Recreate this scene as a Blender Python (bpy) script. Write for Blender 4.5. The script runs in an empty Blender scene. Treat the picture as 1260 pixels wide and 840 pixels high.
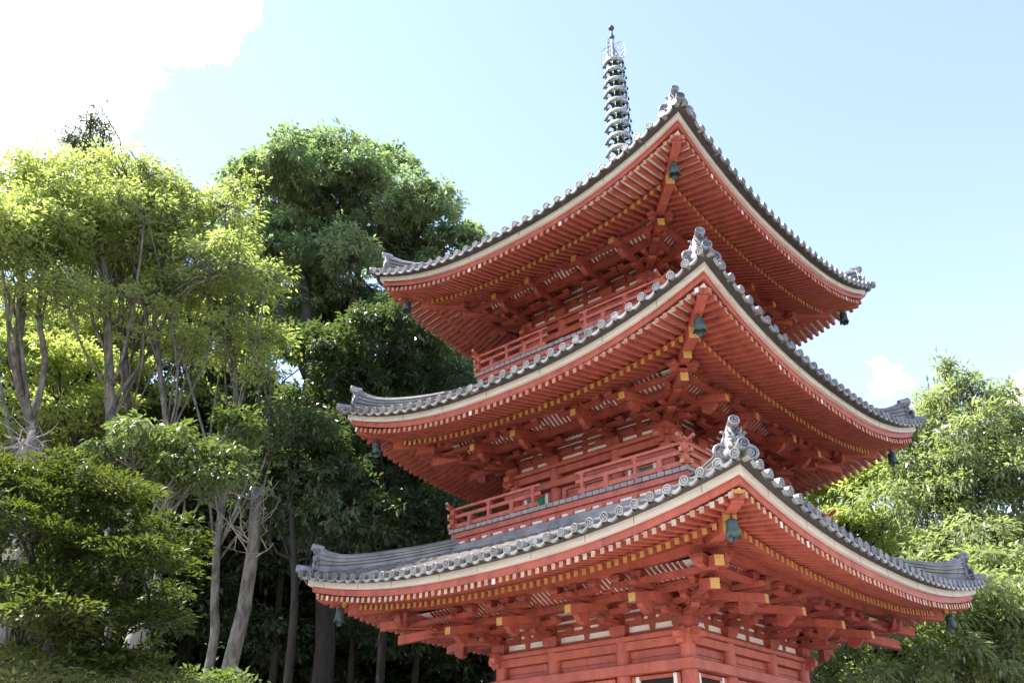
import bpy, math, random
import numpy as np
from mathutils import Vector, Matrix

random.seed(7)
RNG = np.random.default_rng(7)
R = math.radians
scene = bpy.context.scene
COL = scene.collection

# ---------------------------------------------------------------- camera
CAM = Vector((10.5293, -15.9202, 1.6))
HEAD, PITCH, FPX = R(132.0655), 0.4980, 1093.56
cd = bpy.data.cameras.new("camera")
cam = bpy.data.objects.new("camera", cd)
COL.objects.link(cam)
cam.location = CAM
cam.rotation_euler = (math.pi / 2 + PITCH, 0, HEAD - math.pi / 2)
cd.sensor_width = 36.0
cd.lens = FPX / 1260 * 36.0
cd.clip_start, cd.clip_end = 0.1, 3000
scene.camera = cam
FW = Vector((math.cos(HEAD) * math.cos(PITCH), math.sin(HEAD) * math.cos(PITCH), math.sin(PITCH)))
RT = Vector((math.sin(HEAD), -math.cos(HEAD), 0))
UP = RT.cross(FW)


def ray(u, v):
    return FW + RT * ((u - 630) / FPX) - UP * ((v - 420) / FPX)


def at(u, v, dist):
    """point seen at pixel (u, v) of the photograph, dist metres away over the ground"""
    r = ray(u, v)
    return CAM + r * (dist / math.hypot(r.x, r.y))


# ---------------------------------------------------------------- light
SUN_EL = R(60)
sh = Vector((-0.80, -0.60, 0)).normalized()
SUN = Vector((sh.x * math.cos(SUN_EL), sh.y * math.cos(SUN_EL), math.sin(SUN_EL)))
sl = bpy.data.lights.new("sun", 'SUN')
sl.energy = 4.8
sl.angle = R(0.5)
sl.color = (1.0, 0.95, 0.87)
so = bpy.data.objects.new("sun", sl)
COL.objects.link(so)
so.rotation_euler = (-SUN).to_track_quat('-Z', 'Y').to_euler()
so.location = SUN * 60

world = bpy.data.worlds.new("World")
scene.world = world
world.use_nodes = True
wt = world.node_tree
wt.nodes.clear()


def N(t, kind, **kw):
    n = t.nodes.new(kind)
    for k, v in kw.items():
        setattr(n, k, v)
    return n


def setup_world():
    L = wt.links.new
    out = N(wt, 'ShaderNodeOutputWorld')
    bg = N(wt, 'ShaderNodeBackground')
    bg.inputs['Strength'].default_value = 0.148
    sky = N(wt, 'ShaderNodeTexSky', sky_type='NISHITA', sun_disc=False)
    sky.sun_elevation = SUN_EL
    sky.sun_rotation = math.atan2(SUN.x, SUN.y)
    sky.air_density = 1.2
    sky.dust_density = 0.05
    sky.ozone_density = 0.4
    tc = N(wt, 'ShaderNodeTexCoord')
    nz = N(wt, 'ShaderNodeTexNoise')
    nz.inputs['Scale'].default_value = 16
    nz.inputs['Detail'].default_value = 8
    nz.inputs['Roughness'].default_value = 0.70
    L(tc.outputs['Generated'], nz.inputs['Vector'])
    nf = N(wt, 'ShaderNodeTexNoise')
    nf.inputs['Scale'].default_value = 45
    nf.inputs['Detail'].default_value = 6
    L(tc.outputs['Generated'], nf.inputs['Vector'])
    total = None
    # cloud banks: direction of the middle, angular radius in degrees, softness
    for u, v, rad, amp in ((-230, -170, 16.0, 3.0), (0, 10, 8.6, 3.2), (190, -40, 5.6, 3.2), (1093, 461, 1.0, 1.6), (1106, 464, 0.75, 1.4), (1302, 512, 3.1, 2.2), (150, 178, 0.8, 1.2)):
        d = ray(u, v).normalized()
        dp = N(wt, 'ShaderNodeVectorMath', operation='DOT_PRODUCT')
        L(tc.outputs['Generated'], dp.inputs[0])
        dp.inputs[1].default_value = d
        ac = N(wt, 'ShaderNodeMath', operation='ARCCOSINE')
        L(dp.outputs['Value'], ac.inputs[0])
        # angle + noise*amp < radius
        nm = N(wt, 'ShaderNodeMath', operation='MULTIPLY_ADD')
        L((nz if rad > 3 else nf).outputs['Fac'], nm.inputs[0])
        nm.inputs[1].default_value = R(amp) * 2
        nm.inputs[2].default_value = -R(amp)
        ad = N(wt, 'ShaderNodeMath', operation='ADD')
        L(ac.outputs[0], ad.inputs[0])
        L(nm.outputs[0], ad.inputs[1])
        mr = N(wt, 'ShaderNodeMapRange', interpolation_type='SMOOTHSTEP')
        L(ad.outputs[0], mr.inputs['Value'])
        soft = 0.40 if rad < 3.5 else 0.9
        mr.inputs['From Min'].default_value = R(rad + soft * 0.3)
        mr.inputs['From Max'].default_value = R(rad - soft)
        if total is None:
            total = mr.outputs[0]
        else:
            mx = N(wt, 'ShaderNodeMath', operation='MAXIMUM')
            L(total, mx.inputs[0])
            L(mr.outputs[0], mx.inputs[1])
            total = mx.outputs[0]
    mix = N(wt, 'ShaderNodeMix', data_type='RGBA')
    L(total, mix.inputs['Factor'])
    tint = N(wt, 'ShaderNodeMix', data_type='RGBA', blend_type='MULTIPLY')
    tint.inputs['Factor'].default_value = 1.0
    L(sky.outputs[0], tint.inputs['A'])
    tint.inputs['B'].default_value = (1.10, 0.945, 1.0, 1)
    L(tint.outputs['Result'], mix.inputs['A'])
    mix.inputs['B'].default_value = (13, 13.2, 13.4, 1)
    L(mix.outputs['Result'], bg.inputs['Color'])
    L(bg.outputs[0], out.inputs[0])


setup_world()
vs = scene.view_settings
vs.view_transform = 'Standard'
vs.look = 'None'
vs.exposure = 1.62
vs.gamma = 1.0
scene.cycles.max_bounces = 10
scene.cycles.diffuse_bounces = 5
scene.cycles.sample_clamp_indirect = 8


# ---------------------------------------------------------------- materials
def mat(name, c1, c2=None, rough=0.5, metal=0.0, scale=3.0, detail=6, bump=0.0, bscale=None, stretch=None, spec=0.5,
        lo=0.35, hi=0.65, extra=None):
    m = bpy.data.materials.new(name)
    m.use_nodes = True
    t = m.node_tree
    b = t.nodes['Principled BSDF']
    b.inputs['Roughness'].default_value = rough
    b.inputs['Metallic'].default_value = metal
    b.inputs['Specular IOR Level'].default_value = spec
    L = t.links.new
    if c2 is None:
        c2 = tuple(x * 0.8 for x in c1)
    tc = N(t, 'ShaderNodeNewGeometry')
    mp = N(t, 'ShaderNodeMapping')
    L(tc.outputs['Position'], mp.inputs['Vector'])
    if stretch:
        mp.inputs['Scale'].default_value = stretch
    nz = N(t, 'ShaderNodeTexNoise')
    nz.inputs['Scale'].default_value = scale
    nz.inputs['Detail'].default_value = detail
    nz.inputs['Roughness'].default_value = 0.65
    L(mp.outputs[0], nz.inputs['Vector'])
    mr = N(t, 'ShaderNodeMapRange')
    mr.inputs['From Min'].default_value = lo
    mr.inputs['From Max'].default_value = hi
    L(nz.outputs['Fac'], mr.inputs['Value'])
    mx = N(t, 'ShaderNodeMix', data_type='RGBA')
    L(mr.outputs[0], mx.inputs['Factor'])
    mx.inputs['A'].default_value = (*c1, 1)
    mx.inputs['B'].default_value = (*c2, 1)
    col = mx.outputs['Result']
    if extra:                        # sparse stains: (colour, scale, threshold, strength)
        for (ec, es, eth, ek) in extra:
            n2 = N(t, 'ShaderNodeTexNoise')
            n2.inputs['Scale'].default_value = es
            n2.inputs['Detail'].default_value = 8
            n2.inputs['Roughness'].default_value = 0.7
            L(mp.outputs[0], n2.inputs['Vector'])
            m2 = N(t, 'ShaderNodeMapRange')
            m2.inputs['From Min'].default_value = eth
            m2.inputs['From Max'].default_value = eth + 0.14
            m2.inputs['To Max'].default_value = ek
            L(n2.outputs['Fac'], m2.inputs['Value'])
            x2 = N(t, 'ShaderNodeMix', data_type='RGBA')
            L(m2.outputs[0], x2.inputs['Factor'])
            L(col, x2.inputs['A'])
            x2.inputs['B'].default_value = (*ec, 1)
            col = x2.outputs['Result']
    L(col, b.inputs['Base Color'])
    if bump:
        bp = N(t, 'ShaderNodeBump')
        bp.inputs['Strength'].default_value = bump
        bp.inputs['Distance'].default_value = 0.02
        n3 = N(t, 'ShaderNodeTexNoise')
        n3.inputs['Scale'].default_value = bscale or scale * 4
        n3.inputs['Detail'].default_value = 6
        L(mp.outputs[0], n3.inputs['Vector'])
        L(n3.outputs['Fac'], bp.inputs['Height'])
        L(bp.outputs[0], b.inputs['Normal'])
    return m


def leaf_mat(name, c1, c2, trans=0.35, rough=0.38, tcol=None, hue=1.0):
    m = bpy.data.materials.new(name)
    m.use_nodes = True
    t = m.node_tree
    t.nodes.clear()
    L = t.links.new
    out = N(t, 'ShaderNodeOutputMaterial')
    b = N(t, 'ShaderNodeBsdfPrincipled')
    b.inputs['Roughness'].default_value = rough
    b.inputs['Specular IOR Level'].default_value = 0.5
    g = N(t, 'ShaderNodeNewGeometry')
    nz = N(t, 'ShaderNodeTexNoise')
    nz.inputs['Scale'].default_value = 0.5
    nz.inputs['Detail'].default_value = 3
    L(g.outputs['Position'], nz.inputs['Vector'])
    ad = N(t, 'ShaderNodeMath', operation='MULTIPLY_ADD')
    L(g.outputs['Random Per Island'], ad.inputs[0])
    ad.inputs[1].default_value = 0.6
    sb = N(t, 'ShaderNodeMath', operation='MULTIPLY_ADD')
    L(nz.outputs['Fac'], sb.inputs[0])
    sb.inputs[1].default_value = 1.4
    sb.inputs[2].default_value = -0.5
    L(sb.outputs[0], ad.inputs[2])
    mx = N(t, 'ShaderNodeMix', data_type='RGBA')
    mx.clamp_factor = True
    L(ad.outputs[0], mx.inputs['Factor'])
    mx.inputs['A'].default_value = (*c1, 1)
    mx.inputs['B'].default_value = (*c2, 1)
    L(mx.outputs['Result'], b.inputs['Base Color'])
    tr = N(t, 'ShaderNodeBsdfTranslucent')
    m2 = N(t, 'ShaderNodeMix', data_type='RGBA', blend_type='MULTIPLY')
    m2.inputs['Factor'].default_value = 1.0
    L(mx.outputs['Result'], m2.inputs['A'])
    m2.inputs['B'].default_value = (*(tcol or (1.5, 1.5, 0.5)), 1)
    L(m2.outputs['Result'], tr.inputs['Color'])
    ms = N(t, 'ShaderNodeMixShader')
    ms.inputs[0].default_value = trans
    L(b.outputs[0], ms.inputs[1])
    L(tr.outputs[0], ms.inputs[2])
    L(ms.outputs[0], out.inputs[0])
    return m


M = {}
M['red'] = mat('vermilion_paint', (.46, .106, .066), (.33, .072, .047), rough=.55, scale=2.2, bump=.2, bscale=30, stretch=(1.6, 1.6, .5),
               extra=[((.22, .038, .024), 2.6, .50, .55), ((.58, .20, .13), 7.0, .58, .5), ((.12, .035, .025), 11.0, .62, .6)])
M['skytinted'] = mat('sky_tinted_vermilion_paint', (.50, .122, .076), (.37, .080, .050), rough=.55, scale=3.5, bump=.2, bscale=30, stretch=(1.6, 1.6, .5),  # pinkish sky reflection mixed into the red; the blotches are wear
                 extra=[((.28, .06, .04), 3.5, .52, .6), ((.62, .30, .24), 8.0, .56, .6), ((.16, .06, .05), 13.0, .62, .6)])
M['bracket'] = mat('shaded_weathered_vermilion_paint', (.37, .073, .042), (.20, .041, .027), rough=.6, scale=4, bump=.2, bscale=25,  # red darkened for the shade among the brackets; pale flecks are wear
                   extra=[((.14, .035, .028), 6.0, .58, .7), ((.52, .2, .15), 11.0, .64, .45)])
M['yellow'] = mat('ochre_end_paint', (.54, .33, .07), (.42, .23, .06), rough=.6, scale=8, extra=[((.36, .13, .07), 6, .52, .7), ((.25, .12, .06), 14, .6, .6)])
M['pale_end'] = mat('worn_white_end_paint', (.54, .43, .29), (.42, .22, .12), rough=.6, scale=5, lo=.42, hi=.58)
M['worn_end'] = mat('worn_red_end_paint', (.46, .28, .17), (.42, .13, .07), rough=.6, scale=5, lo=.42, hi=.58)
M['plaster'] = mat('white_plaster', (.78, .75, .69), (.66, .62, .56), rough=.8, scale=3, bump=.05)
M['soffit'] = mat('soffit_paint', (.84, .80, .74), (.70, .60, .52), rough=.8, scale=2.5)
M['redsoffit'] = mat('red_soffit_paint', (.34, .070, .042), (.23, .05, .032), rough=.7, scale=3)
M['cream'] = mat('pale_cypress_board', (.70, .63, .54), (.57, .50, .42), rough=.7, scale=1.2, bump=.1, stretch=(1, 1, 8),
                 extra=[((.35, .27, .2), 3.0, .62, .45)])
M['tile'] = mat('smoked_grey_tile', (.33, .315, .29), (.115, .112, .106), rough=.36, metal=.2, scale=2.5, bump=.15, bscale=20,
                lo=.3, hi=.7, extra=[((.06, .06, .062), 9, .58, .75), ((.50, .48, .44), 12, .62, .5), ((.085, .085, .08), 2.2, .55, .6)])
M['tileworn'] = mat('stained_grey_tile', (.36, .355, .35), (.13, .13, .135), rough=.4, metal=.35, scale=9, bump=.3, bscale=40, lo=.35, hi=.62,
                    extra=[((.04, .04, .042), 14, .54, .8), ((.45, .43, .40), 18, .62, .5)])
M['tiledark'] = mat('dark_tile_recess', (.045, .046, .05), (.025, .025, .028), rough=.5, metal=.1, scale=6)
M['shade_seam'] = mat('eave_shade_and_seam', (.035, .032, .03), (.06, .055, .05), rough=.85, scale=5)  # shadow under the tile edge painted near-black; also colours the board seams
M['wood'] = mat('weathered_deck_board', (.36, .33, .31), (.24, .21, .2), rough=.75, scale=6, bump=.2)
M['green'] = mat('green_shutter_paint', (.05, .26, .19), (.035, .19, .14), rough=.55, scale=5)
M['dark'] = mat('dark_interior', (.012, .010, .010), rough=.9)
M['bronze'] = mat('verdigris_bronze', (.072, .128, .122), (.04, .065, .062), rough=.5, metal=.35, scale=9, bump=.2,
                  extra=[((.02, .03, .03), 14, .58, .7)])
M['finial'] = mat('pale_bronze', (.40, .42, .39), (.18, .22, .205), rough=.45, metal=.15, scale=6)
M['finialdark'] = mat('dark_bronze', (.05, .075, .075), (.03, .05, .05), rough=.5, metal=.3, scale=6)
M['stone'] = mat('grey_stone', (.34, .33, .31), (.24, .23, .22), rough=.8, scale=4, bump=.2)
M['gravel'] = mat('raked_gravel', (.50, .47, .42), (.40, .37, .33), rough=.9, scale=12, bump=.4, bscale=80)
M['soil'] = mat('forest_soil', (.07, .055, .035), (.04, .04, .02), rough=.95, scale=1.5, bump=.4, bscale=8)
M['bark'] = mat('pale_grey_bark', (.165, .152, .122), (.06, .055, .044), rough=.9, scale=8, bump=1.0, bscale=22, lo=.4, hi=.6, stretch=(1, 1, .35),
                extra=[((.30, .30, .26), 5, .55, .7), ((.06, .065, .04), 3, .56, .6)])
M['barkdark'] = mat('dark_brown_bark', (.042, .034, .027), (.018, .015, .013), rough=.9, scale=9, bump=.9, stretch=(1, 1, .3))
M['deadwood'] = mat('bleached_dead_wood', (.30, .27, .23), (.18, .16, .135), rough=.8, scale=6, stretch=(1, 1, .3), bump=.3)
M['leaf_pale'] = leaf_mat('yellow_green_leaf', (.26, .32, .115), (.38, .415, .20), trans=.58, rough=.38, tcol=(1.45, 1.48, .75))
M['leaf_camphor'] = leaf_mat('olive_evergreen_leaf', (.18, .245, .135), (.30, .35, .225), trans=.48, rough=.26, tcol=(1.35, 1.5, .85))
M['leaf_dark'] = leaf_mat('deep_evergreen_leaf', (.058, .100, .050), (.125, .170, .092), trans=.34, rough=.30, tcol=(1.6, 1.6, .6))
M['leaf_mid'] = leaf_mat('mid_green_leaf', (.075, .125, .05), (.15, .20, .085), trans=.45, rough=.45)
M['leaf_maple'] = leaf_mat('shaded_maple_leaf', (.040, .068, .018), (.095, .110, .030), trans=.5, rough=.45)  # leaf colour darkened to stand for shade falling on the maple
M['leaf_right'] = leaf_mat('silvery_green_leaf', (.21, .265, .13), (.32, .36, .205), trans=.52, rough=.30, tcol=(1.4, 1.45, .75))
M['leaf_pine'] = leaf_mat('pine_needle', (.05, .09, .045), (.10, .14, .07), trans=.2, rough=.5)


# ---------------------------------------------------------------- mesh building
class MB:
    def __init__(self):
        self.v, self.f, self.m = [], [], []

    def quad(self, *p, m=0):
        i = len(self.v)
        self.v += [tuple(x) for x in p]
        self.f.append(tuple(range(i, i + len(p))))
        self.m.append(m)

    def hexa(self, c, m=0, ends=None):
        """c: 8 corners, 0-3 the start face, 4-7 the end face; ends = (material of start face, of end face)"""
        i = len(self.v)
        self.v += [tuple(x) for x in c]
        F = [(3, 2, 1, 0), (4, 5, 6, 7), (0, 1, 5, 4), (1, 2, 6, 5), (2, 3, 7, 6), (3, 0, 4, 7)]
        self.f += [tuple(i + k for k in q) for q in F]
        e = ends or (m, m)
        self.m += [e[0], e[1], m, m, m, m]

    def box(self, fr, t0, t1, n0, n1, z0, z1, m=0):
        P = lambda t, n, z: fr(t, n, z)
        self.hexa([P(t0, n0, z0), P(t1, n0, z0), P(t1, n0, z1), P(t0, n0, z1),
                   P(t0, n1, z0), P(t1, n1, z0), P(t1, n1, z1), P(t0, n1, z1)], m)

    def beam(self, a, b, w, h, m=0, ends=None, up=(0, 0, 1), plumb=False, w2=None, h2=None):
        """bar from a to b (centre line), w wide, h high"""
        a, b = Vector(a), Vector(b)
        d = (b - a).normalized()
        s = d.cross(Vector(up)).normalized()
        u = Vector((0, 0, 1)) if plumb else s.cross(d)
        w2, h2 = w2 or w, h2 or h
        c = []
        for p, ww, hh in ((a, w, h), (b, w2, h2)):
            for sx, sy in ((-1, -1), (1, -1), (1, 1), (-1, 1)):
                c.append(p + s * (sx * ww / 2) + u * (sy * hh / 2))
        self.hexa(c, m, ends)

    def prism(self, prof, fn, a, b, m=0, em=None):
        """profile points (x, y) extruded along the third coordinate a..b: fn(x, y, w)"""
        n = len(prof)
        i = len(self.v)
        self.v += [tuple(fn(x, y, a)) for x, y in prof] + [tuple(fn(x, y, b)) for x, y in prof]
        self.f.append(tuple(range(i + n - 1, i - 1, -1)))
        self.m.append(m if em is None else em)
        self.f.append(tuple(range(i + n, i + 2 * n)))
        self.m.append(m if em is None else em)
        for k in range(n):
            j = (k + 1) % n
            self.f.append((i + k, i + j, i + n + j, i + n + k))
            self.m.append(m)

    def tube(self, pts, rad, sides=8, m=0, cap=True):
        pts = [Vector(p) for p in pts]
        if not hasattr(rad, '__len__'):
            rad = [rad] * len(pts)
        base = len(self.v)
        ref = None
        for k, p in enumerate(pts):
            d = (pts[min(k + 1, len(pts) - 1)] - pts[max(k - 1, 0)]).normalized()
            if ref is None:
                ref = d.orthogonal().normalized()
            ref = (ref - d * ref.dot(d))
            ref = ref.normalized() if ref.length > 1e-5 else d.orthogonal().normalized()
            s = d.cross(ref)
            for j in range(sides):
                a = 2 * math.pi * j / sides
                self.v.append(tuple(p + (ref * math.cos(a) + s * math.sin(a)) * rad[k]))
        for k in range(len(pts) - 1):
            for j in range(sides):
                a, b = base + k * sides + j, base + k * sides + (j + 1) % sides
                self.f.append((a, b, b + sides, a + sides))
                self.m.append(m)
        if cap:
            self.f.append(tuple(base + j for j in reversed(range(sides))))
            self.f.append(tuple(base + (len(pts) - 1) * sides + j for j in range(sides)))
            self.m += [m, m]

    def lathe(self, prof, c=(0, 0, 0), sides=20, m=0, axis=None, wob=None):
        """prof: (radius, height) points turned about the vertical (or axis = matrix)"""
        base = len(self.v)
        c = Vector(c)
        for k, (r, z) in enumerate(prof):
            for j in range(sides):
                a = 2 * math.pi * j / sides
                rr, zz = (r, z) if wob is None else wob(r, z, a, k)
                p = Vector((rr * math.cos(a), rr * math.sin(a), zz))
                self.v.append(tuple((axis @ p if axis else p) + c))
        for k in range(len(prof) - 1):
            for j in range(sides):
                a, b = base + k * sides + j, base + k * sides + (j + 1) % sides
                self.f.append((a, b, b + sides, a + sides))
                self.m.append(m)

    def mesh(self, name, mats, smooth=False):
        me = bpy.data.meshes.new(name)
        me.from_pydata(self.v, [], self.f)
        for x in (mats if isinstance(mats, (list, tuple)) else [mats]):
            me.materials.append(M[x])
        assert len(self.m) == len(self.f), (name, len(self.m), len(self.f), len(me.polygons))
        me.polygons.foreach_set("material_index", self.m)
        if smooth:
            me.polygons.foreach_set('use_smooth', [True] * len(self.f))
        me.update()
        return me

    def build(self, name, mats, parent=None, smooth=False, auto=None, bevel=0):
        o = bpy.data.objects.new(name, self.mesh(name, mats, smooth))
        COL.objects.link(o)
        if parent:
            o.parent = parent
        if bevel:
            b = o.modifiers.new('bevel', 'BEVEL')
            b.width = bevel
            b.segments = 1
            b.limit_method = 'ANGLE'
            b.angle_limit = R(50)
        return o


def empty(name, loc=(0, 0, 0)):
    o = bpy.data.objects.new(name, None)
    COL.objects.link(o)
    o.location = loc
    return o


def tag(o, label=None, cat=None, group=None, kind=None):
    for k, v in (('label', label), ('category', cat), ('group', group), ('kind', kind)):
        if v:
            o[k] = v
    return o


def copy_of(o, parent=None, **kw):
    c = o.copy()
    COL.objects.link(c)
    if parent:
        c.parent = parent
    return c


ROT = [(1, 0), (0, 1), (-1, 0), (0, -1)]


def side(k):
    c, s = ROT[k]

    def fr(t, n, z):
        x, y = t, -n
        return (x * c - y * s, x * s + y * c, z)
    return fr


IDENT = lambda t, n, z: (t, n, z)

# ---------------------------------------------------------------- the ground
g = MB()
nseg = 60
for i in range(nseg):
    a, b = 2 * math.pi * i / nseg, 2 * math.pi * (i + 1) / nseg
    g.quad((0, 0, -.008), (900 * math.cos(a), 900 * math.sin(a), -.008), (900 * math.cos(b), 900 * math.sin(b), -.008))
tag(g.build('ground', 'soil'), 'dark forest soil under the trees around the pagoda', kind='structure')
g = MB()
pts = []
for i in range(72):
    a = 2 * math.pi * i / 72
    r = 13.5 + 1.2 * math.sin(3 * a) + .6 * math.sin(7 * a + 1)
    pts.append((3.5 + r * 1.15 * math.cos(a), -5.5 + r * 1.15 * math.sin(a), 0))
i0 = len(g.v)
g.v += [(3.5, -5.5, 0)] + pts
for i in range(72):
    g.f.append((0, 1 + i, 1 + (i + 1) % 72))
    g.m.append(0)
tag(g.build('courtyard', 'gravel'), 'pale gravel courtyard around the pagoda', kind='structure')

# ---------------------------------------------------------------- the pagoda
ST = [dict(w=5.0, E=5.52, dz=.55, b=2.14, cols=(-2.14, -.80, .80, 2.14), z0=4.57, np=3.50, zp=5.31, kio=4.31, tail=(3.72, 4.86), fl=None,
           a=.44, q=.0, ntop=2.45),
      dict(w=4.655, E=9.0, dz=.80, b=1.95, cols=(-1.95, -.79, .79, 1.95), z0=8.33, np=3.12, zp=8.97, kio=3.83, tail=(3.37, 8.65),
           fl=7.13, bal=2.98, base=6.74, a=.42, q=.05, ntop=2.15),
      dict(w=4.325, E=12.68, dz=.84, b=1.70, cols=(-1.66, -.68, .68, 1.66), z0=12.02, np=2.72, zp=12.72, kio=3.51, tail=(3.02, 12.46),
           fl=10.88, bal=2.64, base=10.49, a=.42, q=.085, ntop=.55)]
PEXP = 2.4

pagoda = empty('pagoda')
tag(pagoda, 'red three-storey wooden pagoda with grey tiled roofs and a ringed metal finial', 'pagoda')


def lift(s, t, n):
    g_ = min(1.0, max(0.0, .6 + .4 * (n - s['np']) / (s['w'] - s['np'])))
    return s['dz'] * (abs(t) / s['w']) ** PEXP * g_


TOV = .17      # tile overhang past the cream board


def roof_z(s, t, n):
    d = s['w'] + TOV - n
    fade = max(0.0, 1 - d / (.8 * s['w']))
    return s['E'] + .05 + s['a'] * d + s['q'] * d * d + s['dz'] * (min(abs(t), s['w'] + TOV) / s['w']) ** PEXP * fade


def make_tile_end():
    b = MB()
    # local: disc in the XZ plane, facing -Y
    Rr = .078
    n = 20
    ring = lambda r, y: [(r * math.cos(2 * math.pi * i / n), y, r * math.sin(2 * math.pi * i / n)) for i in range(n)]
    loops = [ring(Rr, .10), ring(Rr, -.008), ring(Rr - .006, -.014), ring(Rr - .018, -.014), ring(Rr - .022, -.003)]
    base = 0
    for l in loops:
        b.v += l
    for k in range(len(loops) - 1):
        for j in range(n):
            a, c = k * n + j, k * n + (j + 1) % n
            b.f.append((a, a + n, c + n, c))
            b.m.append(0)
    b.f.append(tuple((len(loops) - 1) * n + j for j in range(n)))
    b.m.append(1)
    # three swirling commas
    for q in range(3):
        a0 = q * 2 * math.pi / 3 + .4
        L1, L2 = [], []
        for i in range(7):
            f = i / 6
            a = a0 + f * 2.3
            r = .016 + .030 * f ** .8
            wd = .0125 * (1 - f) ** .7 + .0015
            L1.append((r - wd, a))
            L2.append((r + wd, a))
        pts = [(r * math.cos(a), -.012, r * math.sin(a)) for r, a in L1]
        pt2 = [(r * math.cos(a), -.012, r * math.sin(a)) for r, a in L2]
        for i in range(6):
            b.quad(pts[i], pts[i + 1], pt2[i + 1], pt2[i], m=0)
    return b


TILE_END = make_tile_end().mesh('tile_end', ['tile', 'tiledark'])
tile_ends, tile_rows = [], MB()
rafters = []           # (score, a, b, w, h, end material)


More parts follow.
